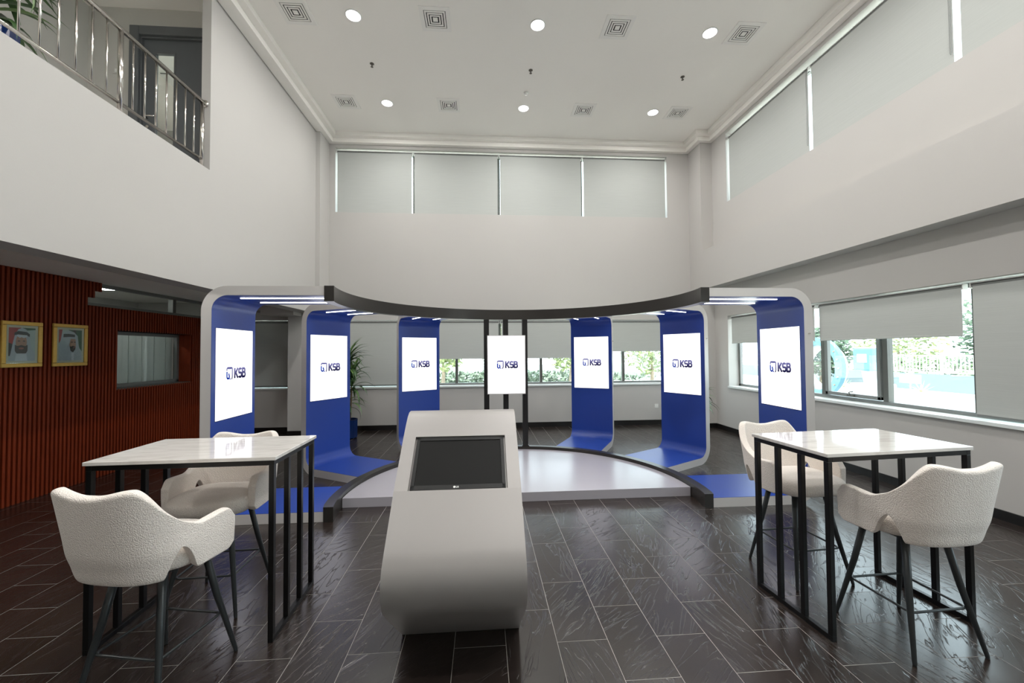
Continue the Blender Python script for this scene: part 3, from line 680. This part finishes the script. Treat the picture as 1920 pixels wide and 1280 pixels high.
def stand(ang, label):
    """stand built along local +X (outwards), display faces -X (towards the middle)"""
    t = thing('display_stand', label, 'display stand', (CX, CY, 0), ang, 'curved blue and silver display stands')
    o = cpath(0, .25); i_ = cpath(TH, .15)
    b = MB().band(o, i_, 'y', -HW, HW).build('shell', M['silver'], t); smooth_by_angle(b, .5)
    li = cpath(TH + .004, .146)
    l = MB().band(i_, li, 'y', -HW + .002, HW - .002).build('blue_lining', M['blue'], t); smooth_by_angle(l, .5)
    for s_ in (-1, 1):
        MB().box(2.10, 2.98, s_ * .19 - .006, s_ * .19 + .006, ZT - TT - .010, ZT - TT - .004).build('led_strip', M['led'], t)
    # display: recessed lit panel with thin dark edge; local frame turned so that its front is -X
    xf = RV - TH - .004
    MB().box(xf - .002, xf + .01, -.325, .325, 1.012, 1.968).build('display_edge', M['bezel'], t)
    d = bpy.data.objects.new('display', bpy.data.meshes.new('display')); COL.objects.link(d); d.parent = t
    me = d.data; v = [(-.322, 0, -.474), (.322, 0, -.474), (.322, 0, .474), (-.322, 0, .474)]
    me.from_pydata(v + [(p[0], .006, p[2]) for p in v], [], [(0, 1, 2, 3), (7, 6, 5, 4), (0, 4, 5, 1), (1, 5, 6, 2), (2, 6, 7, 3), (3, 7, 4, 0)]); me.materials.append(M['screen'])
    d.location = (xf - .004, 0, LOGO_Z); d.rotation_euler = (0, 0, -PI / 2)
    logo_on(d)
    # small hook on the outside edge
    MB().tube([(RV - .05, -HW, 1.88), (RV - .05, -HW - .018, 1.88)], .008, 8).build('edge_fitting', M['chrome'], t)
    return t
# the display's reading direction depends on the side: for stands on the left the panel is turned with the stand
for deg, lb in [(180, 'large silver C-shaped display stand at front left, blue inside, nearest the slat wall'),
                (150, 'blue display stand second from the left, with plant behind its right edge'),
                (120, 'blue display stand third from the left, left of the three black posts'),
                (60, 'blue display stand just right of the three black posts'),
                (30, 'blue display stand second from the right, silver outer edge lit by daylight'),
                (0, 'large silver C-shaped display stand at front right, beside the casement window')]:
    stand(math.radians(deg), lb)
# hanging display on the posts
hx, hy = .378, 6.50
hd = thing('portrait_monitor', 'silver-edged portrait monitor mounted on the three black posts', 'monitor', (hx, hy, LOGO_Z), 0)
MB().box(-.312, .312, .006, .035, -.478, .478).box(-.312, .312, -.004, .006, -.478, -.466).box(-.312, .312, -.004, .006, .466, .478).box(-.312, -.300, -.004, .006, -.466, .466).box(.300, .312, -.004, .006, -.466, .466).build('casing', M['silver'], hd, bevel=.002)
dd = MB().box(-.300, .300, -.001, .005, -.466, .466).build('display', M['screen'], hd)
logo_on(dd)
MB().box(-.2, .2, .035, .078, -.2, .2).build('wall_bracket', M['black_metal'], hd)

# ------------------------------------------------------------------ kiosk
kx = -.1435; kw = .3535
kt = thing('touchscreen_kiosk', 'silver sloping kiosk with a dark monitor in its face, in the foreground', 'kiosk', (kx, 2.49, 0))
prof = [(2.50, 0), (2.12, .335), (2.055, .395), (2.012, .44), (1.985, .49), (1.972, .55), (1.978, .605), (2.0, .655), (2.05, .712), (2.12, .785), (2.20, .868), (2.265, .938), (2.545, 1.176), (2.62, 1.235), (2.685, 1.278), (2.74, 1.300), (2.80, 1.302), (2.85, 1.28), (2.87, 1.22), (2.82, 0)]
prof = [(p[0] - 2.49, p[1]) for p in prof]
km = MB(); kseg = 11; sx0, sx1 = -.2775, .2775
k = len(prof)
for sgn, xx in ((-1, -kw), (1, kw)):
    km.add([(xx, p[0], p[1]) for p in prof], [tuple(range(k))])
for i in range(k):
    a, b = prof[i], prof[(i + 1) % k]
    if i == kseg:
        for xa, xb in ((-kw, sx0), (sx1, kw)): km.add([(xa, a[0], a[1]), (xb, a[0], a[1]), (xb, b[0], b[1]), (xa, b[0], b[1])], [(0, 1, 2, 3)])
        nx, nz = -(b[1] - a[1]), (b[0] - a[0]); L_ = math.hypot(nx, nz); nx /= L_; nz /= L_
        dpt = .02; A = (a[0] - nx * dpt, a[1] - nz * dpt); B = (b[0] - nx * dpt, b[1] - nz * dpt)
        km.add([(sx0, *a), (sx1, *a), (sx1, *b), (sx0, *b), (sx0, *A), (sx1, *A), (sx1, *B), (sx0, *B)], [(0, 1, 5, 4), (1, 2, 6, 5), (2, 3, 7, 6), (3, 0, 4, 7), (4, 5, 6, 7)])
        scr = (a, b, nx, nz)
    else: km.add([(-kw, *a), (kw, *a), (kw, *b), (-kw, *b)], [(0, 1, 2, 3)])
M['kiosk'] = mat('silver_paint', srgb(154, 150, 147), .42, metal=.25, var=.01, vscale=5)
kb = km.build('body', M['kiosk'], kt); 
bm = bmesh.new(); bm.from_mesh(kb.data); bmesh.ops.remove_doubles(bm, verts=bm.verts, dist=.0002); bmesh.ops.recalc_face_normals(bm, faces=bm.faces); bm.to_mesh(kb.data); bm.free()
smooth_by_angle(kb, .45)
a, b, nx, nz = scr
ux, uz = (b[0] - a[0]), (b[1] - a[1]); LL = math.hypot(ux, uz); ux /= LL; uz /= LL
mid = ((a[0] + b[0]) / 2, (a[1] + b[1]) / 2)
mo = bpy.data.objects.new('monitor', None)
def onface(mb, x0, x1, u0, u1, d0, d1):
    v = []
    for d in (d0, d1):
        for u in (u0, u1):
            for x in (x0, x1): v.append((x, mid[0] + ux * u + nx * d, mid[1] + uz * u + nz * d))
    return mb.add(v, [(0, 2, 3, 1), (4, 5, 7, 6), (0, 1, 5, 4), (2, 6, 7, 3), (0, 4, 6, 2), (1, 3, 7, 5)])
hl = LL / 2 - .006; wl_ = .268
bz = MB(); onface(bz, -wl_, wl_, -hl, -hl + .028, -.019, -.006); onface(bz, -wl_, wl_, hl - .020, hl, -.019, -.006); onface(bz, -wl_, -wl_ + .02, -hl, hl, -.019, -.006); onface(bz, wl_ - .02, wl_, -hl, hl, -.019, -.006)
bzo = bz.build('monitor_bezel', mat('dark_grey_bezel', srgb(30, 30, 29), .4, spec=.25), kt)
pn = MB(); onface(pn, -wl_ + .02, wl_ - .02, -hl + .028, hl - .020, -.019, -.010); pn.build('monitor_screen', M['screen_blk'], kt)
# brand mark on the bezel: disc and two letters
lg = MB(); cxm = -.022
def fpt(x, u, d=-.0055): return (x, mid[0] + ux * u + nx * d, mid[1] + uz * u + nz * d)
uc = -hl + .014
cpts = [fpt(cxm + .0065 * math.cos(2 * PI * i / 16), uc + .0065 * math.sin(2 * PI * i / 16)) for i in range(16)]
lg.add(cpts, [tuple(range(16))]); lg.build('brand_disc', mat('white_print', srgb(235, 235, 232), .5), bzo, fix=False)
xx = cxm + .009
for ch in 'LG':
    g_, adv = GLY[ch]; V, Fc = strokes([[(px * .011, pz * .011) for px, pz in l] for l in g_], .0022)
    MB().add([fpt(xx + v[0], uc - .0055 + v[1]) for v in V], Fc).build('brand_letter', bpy.data.materials['white_print'], bzo, fix=False); xx += adv * .011

# ------------------------------------------------------------------ tables
def table(cx, cyy, rz, L, D, label):
    t = thing('high_table', label, 'table', (cx, cyy, 0), rz, 'high marble-topped tables')
    H = 1.09
    MB().box(-L / 2, L / 2, -D / 2, D / 2, H - .022, H).build('tabletop', M['marble'], t, bevel=.003)
    q = .03; fl_ = L / 2 - .012; fd = D / 2 - .008
    for s_ in (-1, 1):
        x0, x1 = (s_ * fl_ - q, s_ * fl_) if s_ > 0 else (s_ * fl_, s_ * fl_ + q)
        for j in range(4):
            yc = -fd + q / 2 + j * (2 * fd - q) / 3
            MB().box(x0, x1, yc - q / 2, yc + q / 2, q, H - .022 - q).build('leg', M['leg_black'], t, bevel=.002)
        MB().box(x0, x1, -fd, fd, 0, q).build('foot_bar', M['leg_black'], t, bevel=.002)
        MB().box(x0, x1, -fd, fd, H - .022 - q, H - .022).build('side_rail', M['leg_black'], t, bevel=.002)
    for s_ in (-1, 1):
        y0, y1 = (s_ * fd - q, s_ * fd) if s_ > 0 else (s_ * fd, s_ * fd + q)
        MB().box(-fl_ + q, fl_ - q, y0, y1, H - .022 - q, H - .022).build('long_rail', M['leg_black'], t, bevel=.002)
table(2.505, 2.555, math.radians(4.2), 1.045, .60, 'high white marble table with black barred frame at right, by the windows')
table(-1.765, 2.785, math.radians(1.2), 1.05, .62, 'high white marble table with black barred frame at left, by the slat wall')

# ------------------------------------------------------------------ bar stools
def sst(a, b, x): x = max(0, min(1, (x - a) / (b - a))); return x * x * (3 - 2 * x)
def shell_mesh():
    # plan path: from right arm front (x>0) round the back to left arm front
    A, B, yc, front, ex = .270, .228, -.055, .142, 3.0
    path = []
    na, nb = 12, 60
    for i in range(na): path.append((A, front + (yc - front) * i / na))
    for i in range(nb + 1):
        t = PI * i / nb; c, s = math.cos(t), math.sin(t)
        path.append((A * math.copysign(abs(c) ** (2 / ex), c), yc - B * abs(s) ** (2 / ex)))
    for i in range(1, na + 1): path.append((-A, yc + (front - yc) * i / na))
    P = [Vector((p[0], p[1])) for p in path]; d = [0]
    for a, b in zip(P[:-1], P[1:]): d.append(d[-1] + (b - a).length)
    N = 110; tot = d[-1]; out = []; j = 0
    for i in range(N + 1):
        s = tot * i / N
        while j < len(d) - 2 and d[j + 1] < s: j += 1
        u = (s - d[j]) / max(1e-9, d[j + 1] - d[j]); out.append(P[j].lerp(P[j + 1], u))
    Q = tot / 2
    qn = min((abs(out[i][1] + .175) + (0 if out[i][0] < 0 else 9), abs(i / N * 2 - 1) * Q) for i in range(N + 1))[1]
    rows = 18; V = []; F_ = []
    for i, p in enumerate(out):
        q = abs(i / N * 2 - 1) * Q      # arc distance from the middle of the back
        top = 1.072 + .026 * sst(.02, .18, q)
        top += (.912 - 1.098) * sst(.185, qn + .045, q) + (.862 - .912) * sst(qn, qn + .12, q) + .008 * sst(Q - .2, Q - .06, q)
        top -= .06 * sst(Q - .06, Q, q) ** 2
        bot = .640
        dy = abs(p[1] + .150) / .060     # pointed arch low in the side, behind the arm
        if dy < 1 and q > .2: bot = max(bot, .655 + .125 * (1 - dy ** 1.7))
        bot += .035 * sst(Q - .05, Q, q) ** 2
        bk = sst(.02, .20, -p[1])
        for r in range(rows + 1):
            z = bot + (top - bot) * r / rows
            f = math.sqrt(max(0, min(1, (z - .625) / .15)))
            fx = (.86 + .14 * f) * bk + (.95 + .05 * f) * (1 - bk); fy = .84 + .16 * f
            lean = .060 * max(0, (z - .72) / .36) * bk
            V.append((p[0] * fx * (1 + .05 * bk * max(0, (z - .85) / .2)), (p[1] * fy - lean) if p[1] < 0 else p[1], z))
    R = rows + 1
    for i in range(N):
        for r in range(rows): F_.append((i * R + r, (i + 1) * R + r, (i + 1) * R + r + 1, i * R + r + 1))
    m = MB(); m.v = V; m.f = F_; return m
def cushion_mesh():
    V = []; F_ = []; n = 40; prof = [(.0, .638), (.6, .634), (.86, .638), (.96, .655), (1.0, .690), (.99, .725), (.94, .748), (.80, .762), (.5, .769), (.0, .772)]
    R = len(prof)
    for i in range(n):
        t = 2 * PI * i / n; c, s = math.cos(t), math.sin(t)
        x = .260 * math.copysign(abs(c) ** (2 / 3.6), c); y = .222 * math.copysign(abs(s) ** (2 / 3.4), s)
        for r, z in prof: V.append((x * r * (1 + .03 * s), y * r + .030, z - (.014 * max(0, s) * (1 if z > .74 else 0))))
    for i in range(n):
        j = (i + 1) % n
        for r in range(R - 1): F_.append((i * R + r, j * R + r, j * R + r + 1, i * R + r + 1))
    m = MB(); m.v = V; m.f = F_; return m
def stool_proto(loc, rz, label):
    t = thing('bar_stool', label, 'stool', loc, rz, 'cream boucle bar stools')
    s = shell_mesh().build('backrest', M['boucle'], t, smooth=True)
    so = s.modifiers.new('thick', 'SOLIDIFY'); so.thickness = .05; so.offset = 0; so.use_even_offset = False
    sb = s.modifiers.new('sub', 'SUBSURF'); sb.levels = 1; sb.render_levels = 2
    c = cushion_mesh().build('seat', M['boucle'], t, smooth=True)
    bm = bmesh.new(); bm.from_mesh(c.data); bmesh.ops.remove_doubles(bm, verts=bm.verts, dist=.0005); bmesh.ops.recalc_face_normals(bm, faces=bm.faces); bm.to_mesh(c.data); bm.free()
    sb = c.modifiers.new('sub', 'SUBSURF'); sb.levels = 1; sb.render_levels = 1
    MB().box(-.15, .15, -.13, .15, .618, .638).build('seat_plate', M['leg'], t)
    for a in (-1, 1):
        for b in (-1, 1):
            MB().tube([(a * .125, b * .115, .635), (a * .165, b * .160, .36), (a * .225, b * .228, .012), (a * .226, b * .229, 0)], [.019, .017, .0105, .009], 14).build('leg', M['leg'], t, smooth=True)
    q = .178; r = .028; z = .245; pts_ = []
    for (sx, sy_, a0_) in ((1, 1, 0), (-1, 1, 90), (-1, -1, 180), (1, -1, 270)):
        for i in range(5):
            a_ = math.radians(a0_ + 90 * i / 4); pts_.append((sx * (q - r) + r * math.cos(a_), sy_ * (q - r) + r * math.sin(a_), z))
    MB().tube(pts_, .0068, 8, closed=True).build('footrest', M['leg'], t, smooth=True)
    return t
st = stool_proto((2.52, 2.265, 0), math.radians(2), 'cream boucle bar stool seen from behind at the right table, nearest the right edge')
for loc, deg, lb in [((2.412, 2.955, 0), 184, 'cream boucle bar stool on the far side of the right table, facing the camera'),
                     ((-1.69, 2.265, 0), -11, 'cream boucle bar stool seen from behind at the left table, nearest the left edge'),
                     ((-1.835, 2.965, 0), 182, 'cream boucle bar stool on the far side of the left table, facing the camera')]:
    c = copy_tree(st); c.location = loc; c.rotation_euler = (0, 0, math.radians(deg)); c['label'] = lb

# ------------------------------------------------------------------ plants
def leaf_obj(parent, base, az, ln, rise, droop, w, m):
    """long strap leaf: starts upwards and outwards, then bends over"""
    n = 8; V = []; F_ = []
    dx, dy = math.cos(az), math.sin(az); p = Vector(base); a = rise
    for i in range(n + 1):
        t = i / n; ww = w * (math.sin(PI * min(1, t * .9 + .08)) ** .7) * (1 - t ** 4) + .0006
        side = Vector((-dy, dx, 0)) * ww
        V += [tuple(p - side + Vector((0, 0, ww * .35))), tuple(p), tuple(p + side + Vector((0, 0, ww * .35)))]
        a -= droop / n * (1 + t); p = p + Vector((dx * math.cos(a), dy * math.cos(a), math.sin(a))) * ln / n
    for i in range(n):
        for k_ in range(2): F_.append((i * 3 + k_, i * 3 + k_ + 1, (i + 1) * 3 + k_ + 1, (i + 1) * 3 + k_))
    m_ = MB(); m_.v = V; m_.f = F_
    return m_.build('leaf', m, parent, smooth=True, fix=False)
def dracaena(loc, label, h=1.0, seed=1, nleaf=1.0, with_pot=True, spread=1.0):
    rnd = random.Random(seed)
    t = thing('potted_dracaena', label, 'plant', loc, 0)
    if with_pot:
        MB().lathe([(.13, 0), (.175, .02), (.185, .36), (.19, .38), (.172, .38), (.165, .33)], n=10).build('pot', M['pot'], t)
        MB().lathe([(.164, .30), (.164, .325)], n=20).build('soil', M['soil'], t)
    heads = [((.0, .0), 1.60 * h, 64), ((.09, -.06), 1.22 * h, 58), ((-.06, .05), .88 * h, 34)]
    for (ox, oy), hz, cnt in heads:
        MB().tube([(ox * .4, oy * .4, .3 if with_pot else 0), (ox * .8, oy * .8, hz * .6), (ox, oy, hz)], [.020, .016, .012], 8).build('cane', M['bark'], t, smooth=True)
        for i in range(int(cnt * nleaf)):
            u = i / cnt
            leaf_obj(t, (ox, oy, hz - .30 * h * (1 - u)), rnd.uniform(0, 2 * PI), rnd.uniform(.40, .60) * spread, .35 + 1.0 * u + rnd.uniform(-.15, .15), rnd.uniform(.9, 1.7) * (1 - .55 * u), rnd.uniform(.020, .032), M['leaf'] if rnd.random() < .7 else M['leaf_hi'])
    return t
dracaena((-2.70, 8.25, 0), 'tall dracaena with drooping strap leaves in a glazed blue pot', 1.03, 3)
dracaena((4.0, 7.55, 0), 'potted dracaena almost hidden behind the right middle stand', .72, 5, .6, True, .9)
dracaena((-4.02, 3.48, 4.003), 'leafy plant in a blue pot on the balcony at the top left corner', .80, 8, 1.0, True, .9)

# ------------------------------------------------------------------ outdoors
O = dict(ground=mat('sunlit_paving', srgb(226, 222, 212), .9, var=.06, vscale=1.5), gravel=mat('grey_gravel', srgb(150, 155, 158), .95, var=.4, vscale=25),
         wallp=mat('shaded_pale_render', srgb(104, 118, 124), .9, var=.05), fence=mat('white_fence_paint', srgb(215, 215, 213), .6), hedge=mat('hedge_leaves', srgb(84, 102, 70), .8, var=.35, vscale=6),  # render darkened: the wall's shaded face is put into its colour
         tree=mat('tree_leaves', srgb(66, 86, 66), .8, var=.3, vscale=5), tree2=mat('yellow_green_leaves', srgb(130, 142, 98), .8, var=.3, vscale=5), trunk=mat('grey_trunk', srgb(130, 118, 104), .9, var=.2),
         pblue=mat('light_blue_enamel', srgb(88, 134, 152), .4, var=.03), white=mat('white_enamel', srgb(190, 200, 205), .4), agave=mat('pale_agave', srgb(190, 200, 150), .6))
g = MB().box(5.45, 60, -20, 60, -.25, -.12).box(-40, 5.45, 9.45, 60, -.25, -.12).box(-40, 5.45, -20, YF - .35, -.25, -.12).build('ground', O['ground']); g['kind'] = 'structure'
g2_ = MB().box(16.2, 18.4, 11.5, 14.6, -.12, -.10).build('gravel_bed', O['gravel']); tag(g2_, 'grey gravel patch outdoors at the foot of the boundary wall', 'gravel')
wl2 = MB().box(19.2, 19.45, 4, 30, -.12, .60).build('boundary_wall', O['wallp']); tag(wl2, 'low pale rendered wall outdoors under the white fence', 'wall')
fe = thing('garden_fence', 'white vertical-bar fence on top of the low outdoor wall', 'fence', (19.32, 5, .60))
fm = MB()
for k_ in range(2): MB().box(-.02, .02, 0, 24, (.06, .78)[k_], (.10, .82)[k_]).build('rail', O['fence'], fe)
for k_ in range(12): MB().box(-.04, .04, k_ * 2.1, k_ * 2.1 + .09, 0, .90).build('post', O['fence'], fe)
for k_ in range(170): fm.box(-.012, .012, k_ * .14 + .05, k_ * .14 + .075, .10, .78)
stuff(fm.build('bar', O['fence'], fe))
wb2 = MB().box(-8, 12, 24.0, 24.25, -.12, .9).build('boundary_wall', O['white']); tag(wb2, 'pale boundary wall outdoors beyond the back windows', 'wall')
def foliage(name, m, parent, c, r, n_, size, seed):
    rnd = random.Random(seed); mb = MB()
    for i in range(n_):
        while True:
            p = Vector((rnd.uniform(-1, 1), rnd.uniform(-1, 1), rnd.uniform(-1, 1)))
            if .35 < p.length < 1: break
        q = Vector((c[0] + p.x * r[0], c[1] + p.y * r[1], c[2] + p.z * r[2])); a = Vector((rnd.gauss(0, 1), rnd.gauss(0, 1), rnd.gauss(0, 1))).normalized(); b = a.orthogonal().normalized(); s_ = size * rnd.uniform(.6, 1.3)
        mb.add([q - a * s_, q - b * s_ * .45, q + a * s_, q + b * s_ * .45], [(0, 1, 2, 3)])
    return stuff(mb.build(name, m, parent, fix=False))
def tree(x, y, h, r, m, label, seed, n_=1500, cat='tree', trunk=True, rz=None):
    t = thing('garden_tree' if trunk else 'hedge', label, cat, (x, y, -.12))
    if trunk: MB().tube([(0, 0, 0), (.05, .03, h * .5), (0, 0, h)], [.11, .08, .04], 8).build('trunk', O['trunk'], t)
    foliage('foliage', m, t, (0, 0, h + (rz or r) * .35 if trunk else h / 2), (r, r, rz or r) if trunk else (r, rz, h / 2), n_, .16, seed)
    return t
tree(24, 10.5, 2.2, 1.9, O['tree'], 'green tree outdoors at the right of the large casement view', 1)
tree(24, 16.5, 2.0, 2.0, O['tree'], 'broad green tree outdoors behind the white fence', 2)
tree(24, 21.5, 2.1, 2.2, O['tree2'], 'yellow-green tree outdoors above the blue machine', 3)
tree(17.0, 19.0, 1.2, 1.3, O['tree'], 'dark bushy tree outdoors beside the window mullion', 4)
O['pale'] = mat('pale_leaves', srgb(112, 126, 110), .8, var=.25, vscale=6)
t = tree(20.6, 16, 1.6, .7, O['hedge'], 'clipped green hedge behind the white fence', 5, 2600, 'hedge', False, 11)
tree(-2.0, 20, 1.7, 1.3, O['tree2'], 'leafy tree outdoors left of the three posts', 6, 900)
tree(1.0, 21, 1.8, 1.5, O['tree2'], 'leafy tree outdoors seen just left of the hanging monitor', 7, 900)
tree(4.4, 20, 1.7, 1.4, O['tree2'], 'leafy tree outdoors right of the three posts', 8, 900)
tree(8.2, 19, 1.7, 1.6, O['tree2'], 'leafy tree outdoors beyond the rightmost back window', 9, 1100)
tree(1.0, 22.5, .75, 9.5, O['pale'], 'low dark hedge outdoors beyond the back windows', 10, 2400, 'hedge', False, .6)
# outdoor blue pump casing
pc = thing('pump_casing', 'large light blue round pump casing standing outside the right window', 'machine', (9.0, 10.18, 1.22))
def rring(ri, ro, x0, x1, n_=56):
    m_ = MB(); o_ = [(ro * math.cos(2 * PI * i / n_), ro * math.sin(2 * PI * i / n_)) for i in range(n_ + 1)]; i_ = [(ri * math.cos(2 * PI * i / n_), ri * math.sin(2 * PI * i / n_)) for i in range(n_ + 1)]
    return m_.band(o_, i_, 'x', x0, x1)
rring(.60, .80, -.06, .06).build('flange', O['pblue'], pc)
rring(.50, .61, .06, .30).build('bore', O['white'], pc)
for k_ in range(20):
    a = 2 * PI * k_ / 20; MB().lathe([(.022, -.085), (.022, -.06)], (0, .72 * math.cos(a), .72 * math.sin(a)), 6, 'x').build('bolt', O['trunk'], pc)
MB().box(-.3, .4, -.45, .45, -1.34, -.72).build('plinth', O['white'], pc, bevel=.02)
mt = thing('pump_motor', 'light blue motor unit outdoors beside the round pump casing', 'machine', (9.3, 8.95, -.12))
MB().box(-.25, .25, -.25, .25, 1.3, 1.85).build('housing', O['pblue'], mt, bevel=.04); MB().box(-.26, -.25, -.12, .12, 1.5, 1.7).build('name_plate', O['white'], mt)
MB().lathe([(.16, 1.0), (.2, 1.3)], n=20).build('coupling', O['white'], mt); MB().box(-.3, .3, -.3, .3, 0, 1.0).build('plinth', O['white'], mt, bevel=.02)
sg = thing('garden_sign', 'small blank white sign on a thin post outdoors', 'sign', (13.9, 12.1, -.12))
MB().box(-.01, .01, -.012, .012, 0, .75).build('post', O['fence'], sg); MB().box(-.015, .0, -.33, .33, .70, .98).build('board', O['fence'], sg)
bo = MB().box(11.6, 12.0, 7.9, 8.5, -.12, .30).build('concrete_block', O['wallp'], bevel=.02); tag(bo, 'pale concrete block on the paving at the right end of the window view', 'block')
for k_, (x, y) in enumerate([(17.4, 18.2), (17.8, 17.0), (16.6, 17.6), (18.4, 15.6), (15.0, 16.6)]):
    t = thing('agave', 'spiky pale agave in the outdoor bed, ' + ('left of the motor', 'behind the motor', 'beside the window mullion', 'close to the low wall under the fence', 'nearest to the window')[k_], 'plant', (x, y, -.12), 0, 'agaves in the outdoor bed')
    for i in range(14):
        a = 2 * PI * i / 14 + k_; e_ = .5 + .5 * (i % 3) / 2
        MB().add([(.03 * math.cos(a + 1.57), .03 * math.sin(a + 1.57), 0), (-.03 * math.cos(a + 1.57), -.03 * math.sin(a + 1.57), 0), (.5 * math.cos(a) * math.cos(e_), .5 * math.sin(a) * math.cos(e_), .55 * math.sin(e_))], [(0, 1, 2)]).build('leaf', O['agave'], t, fix=False)
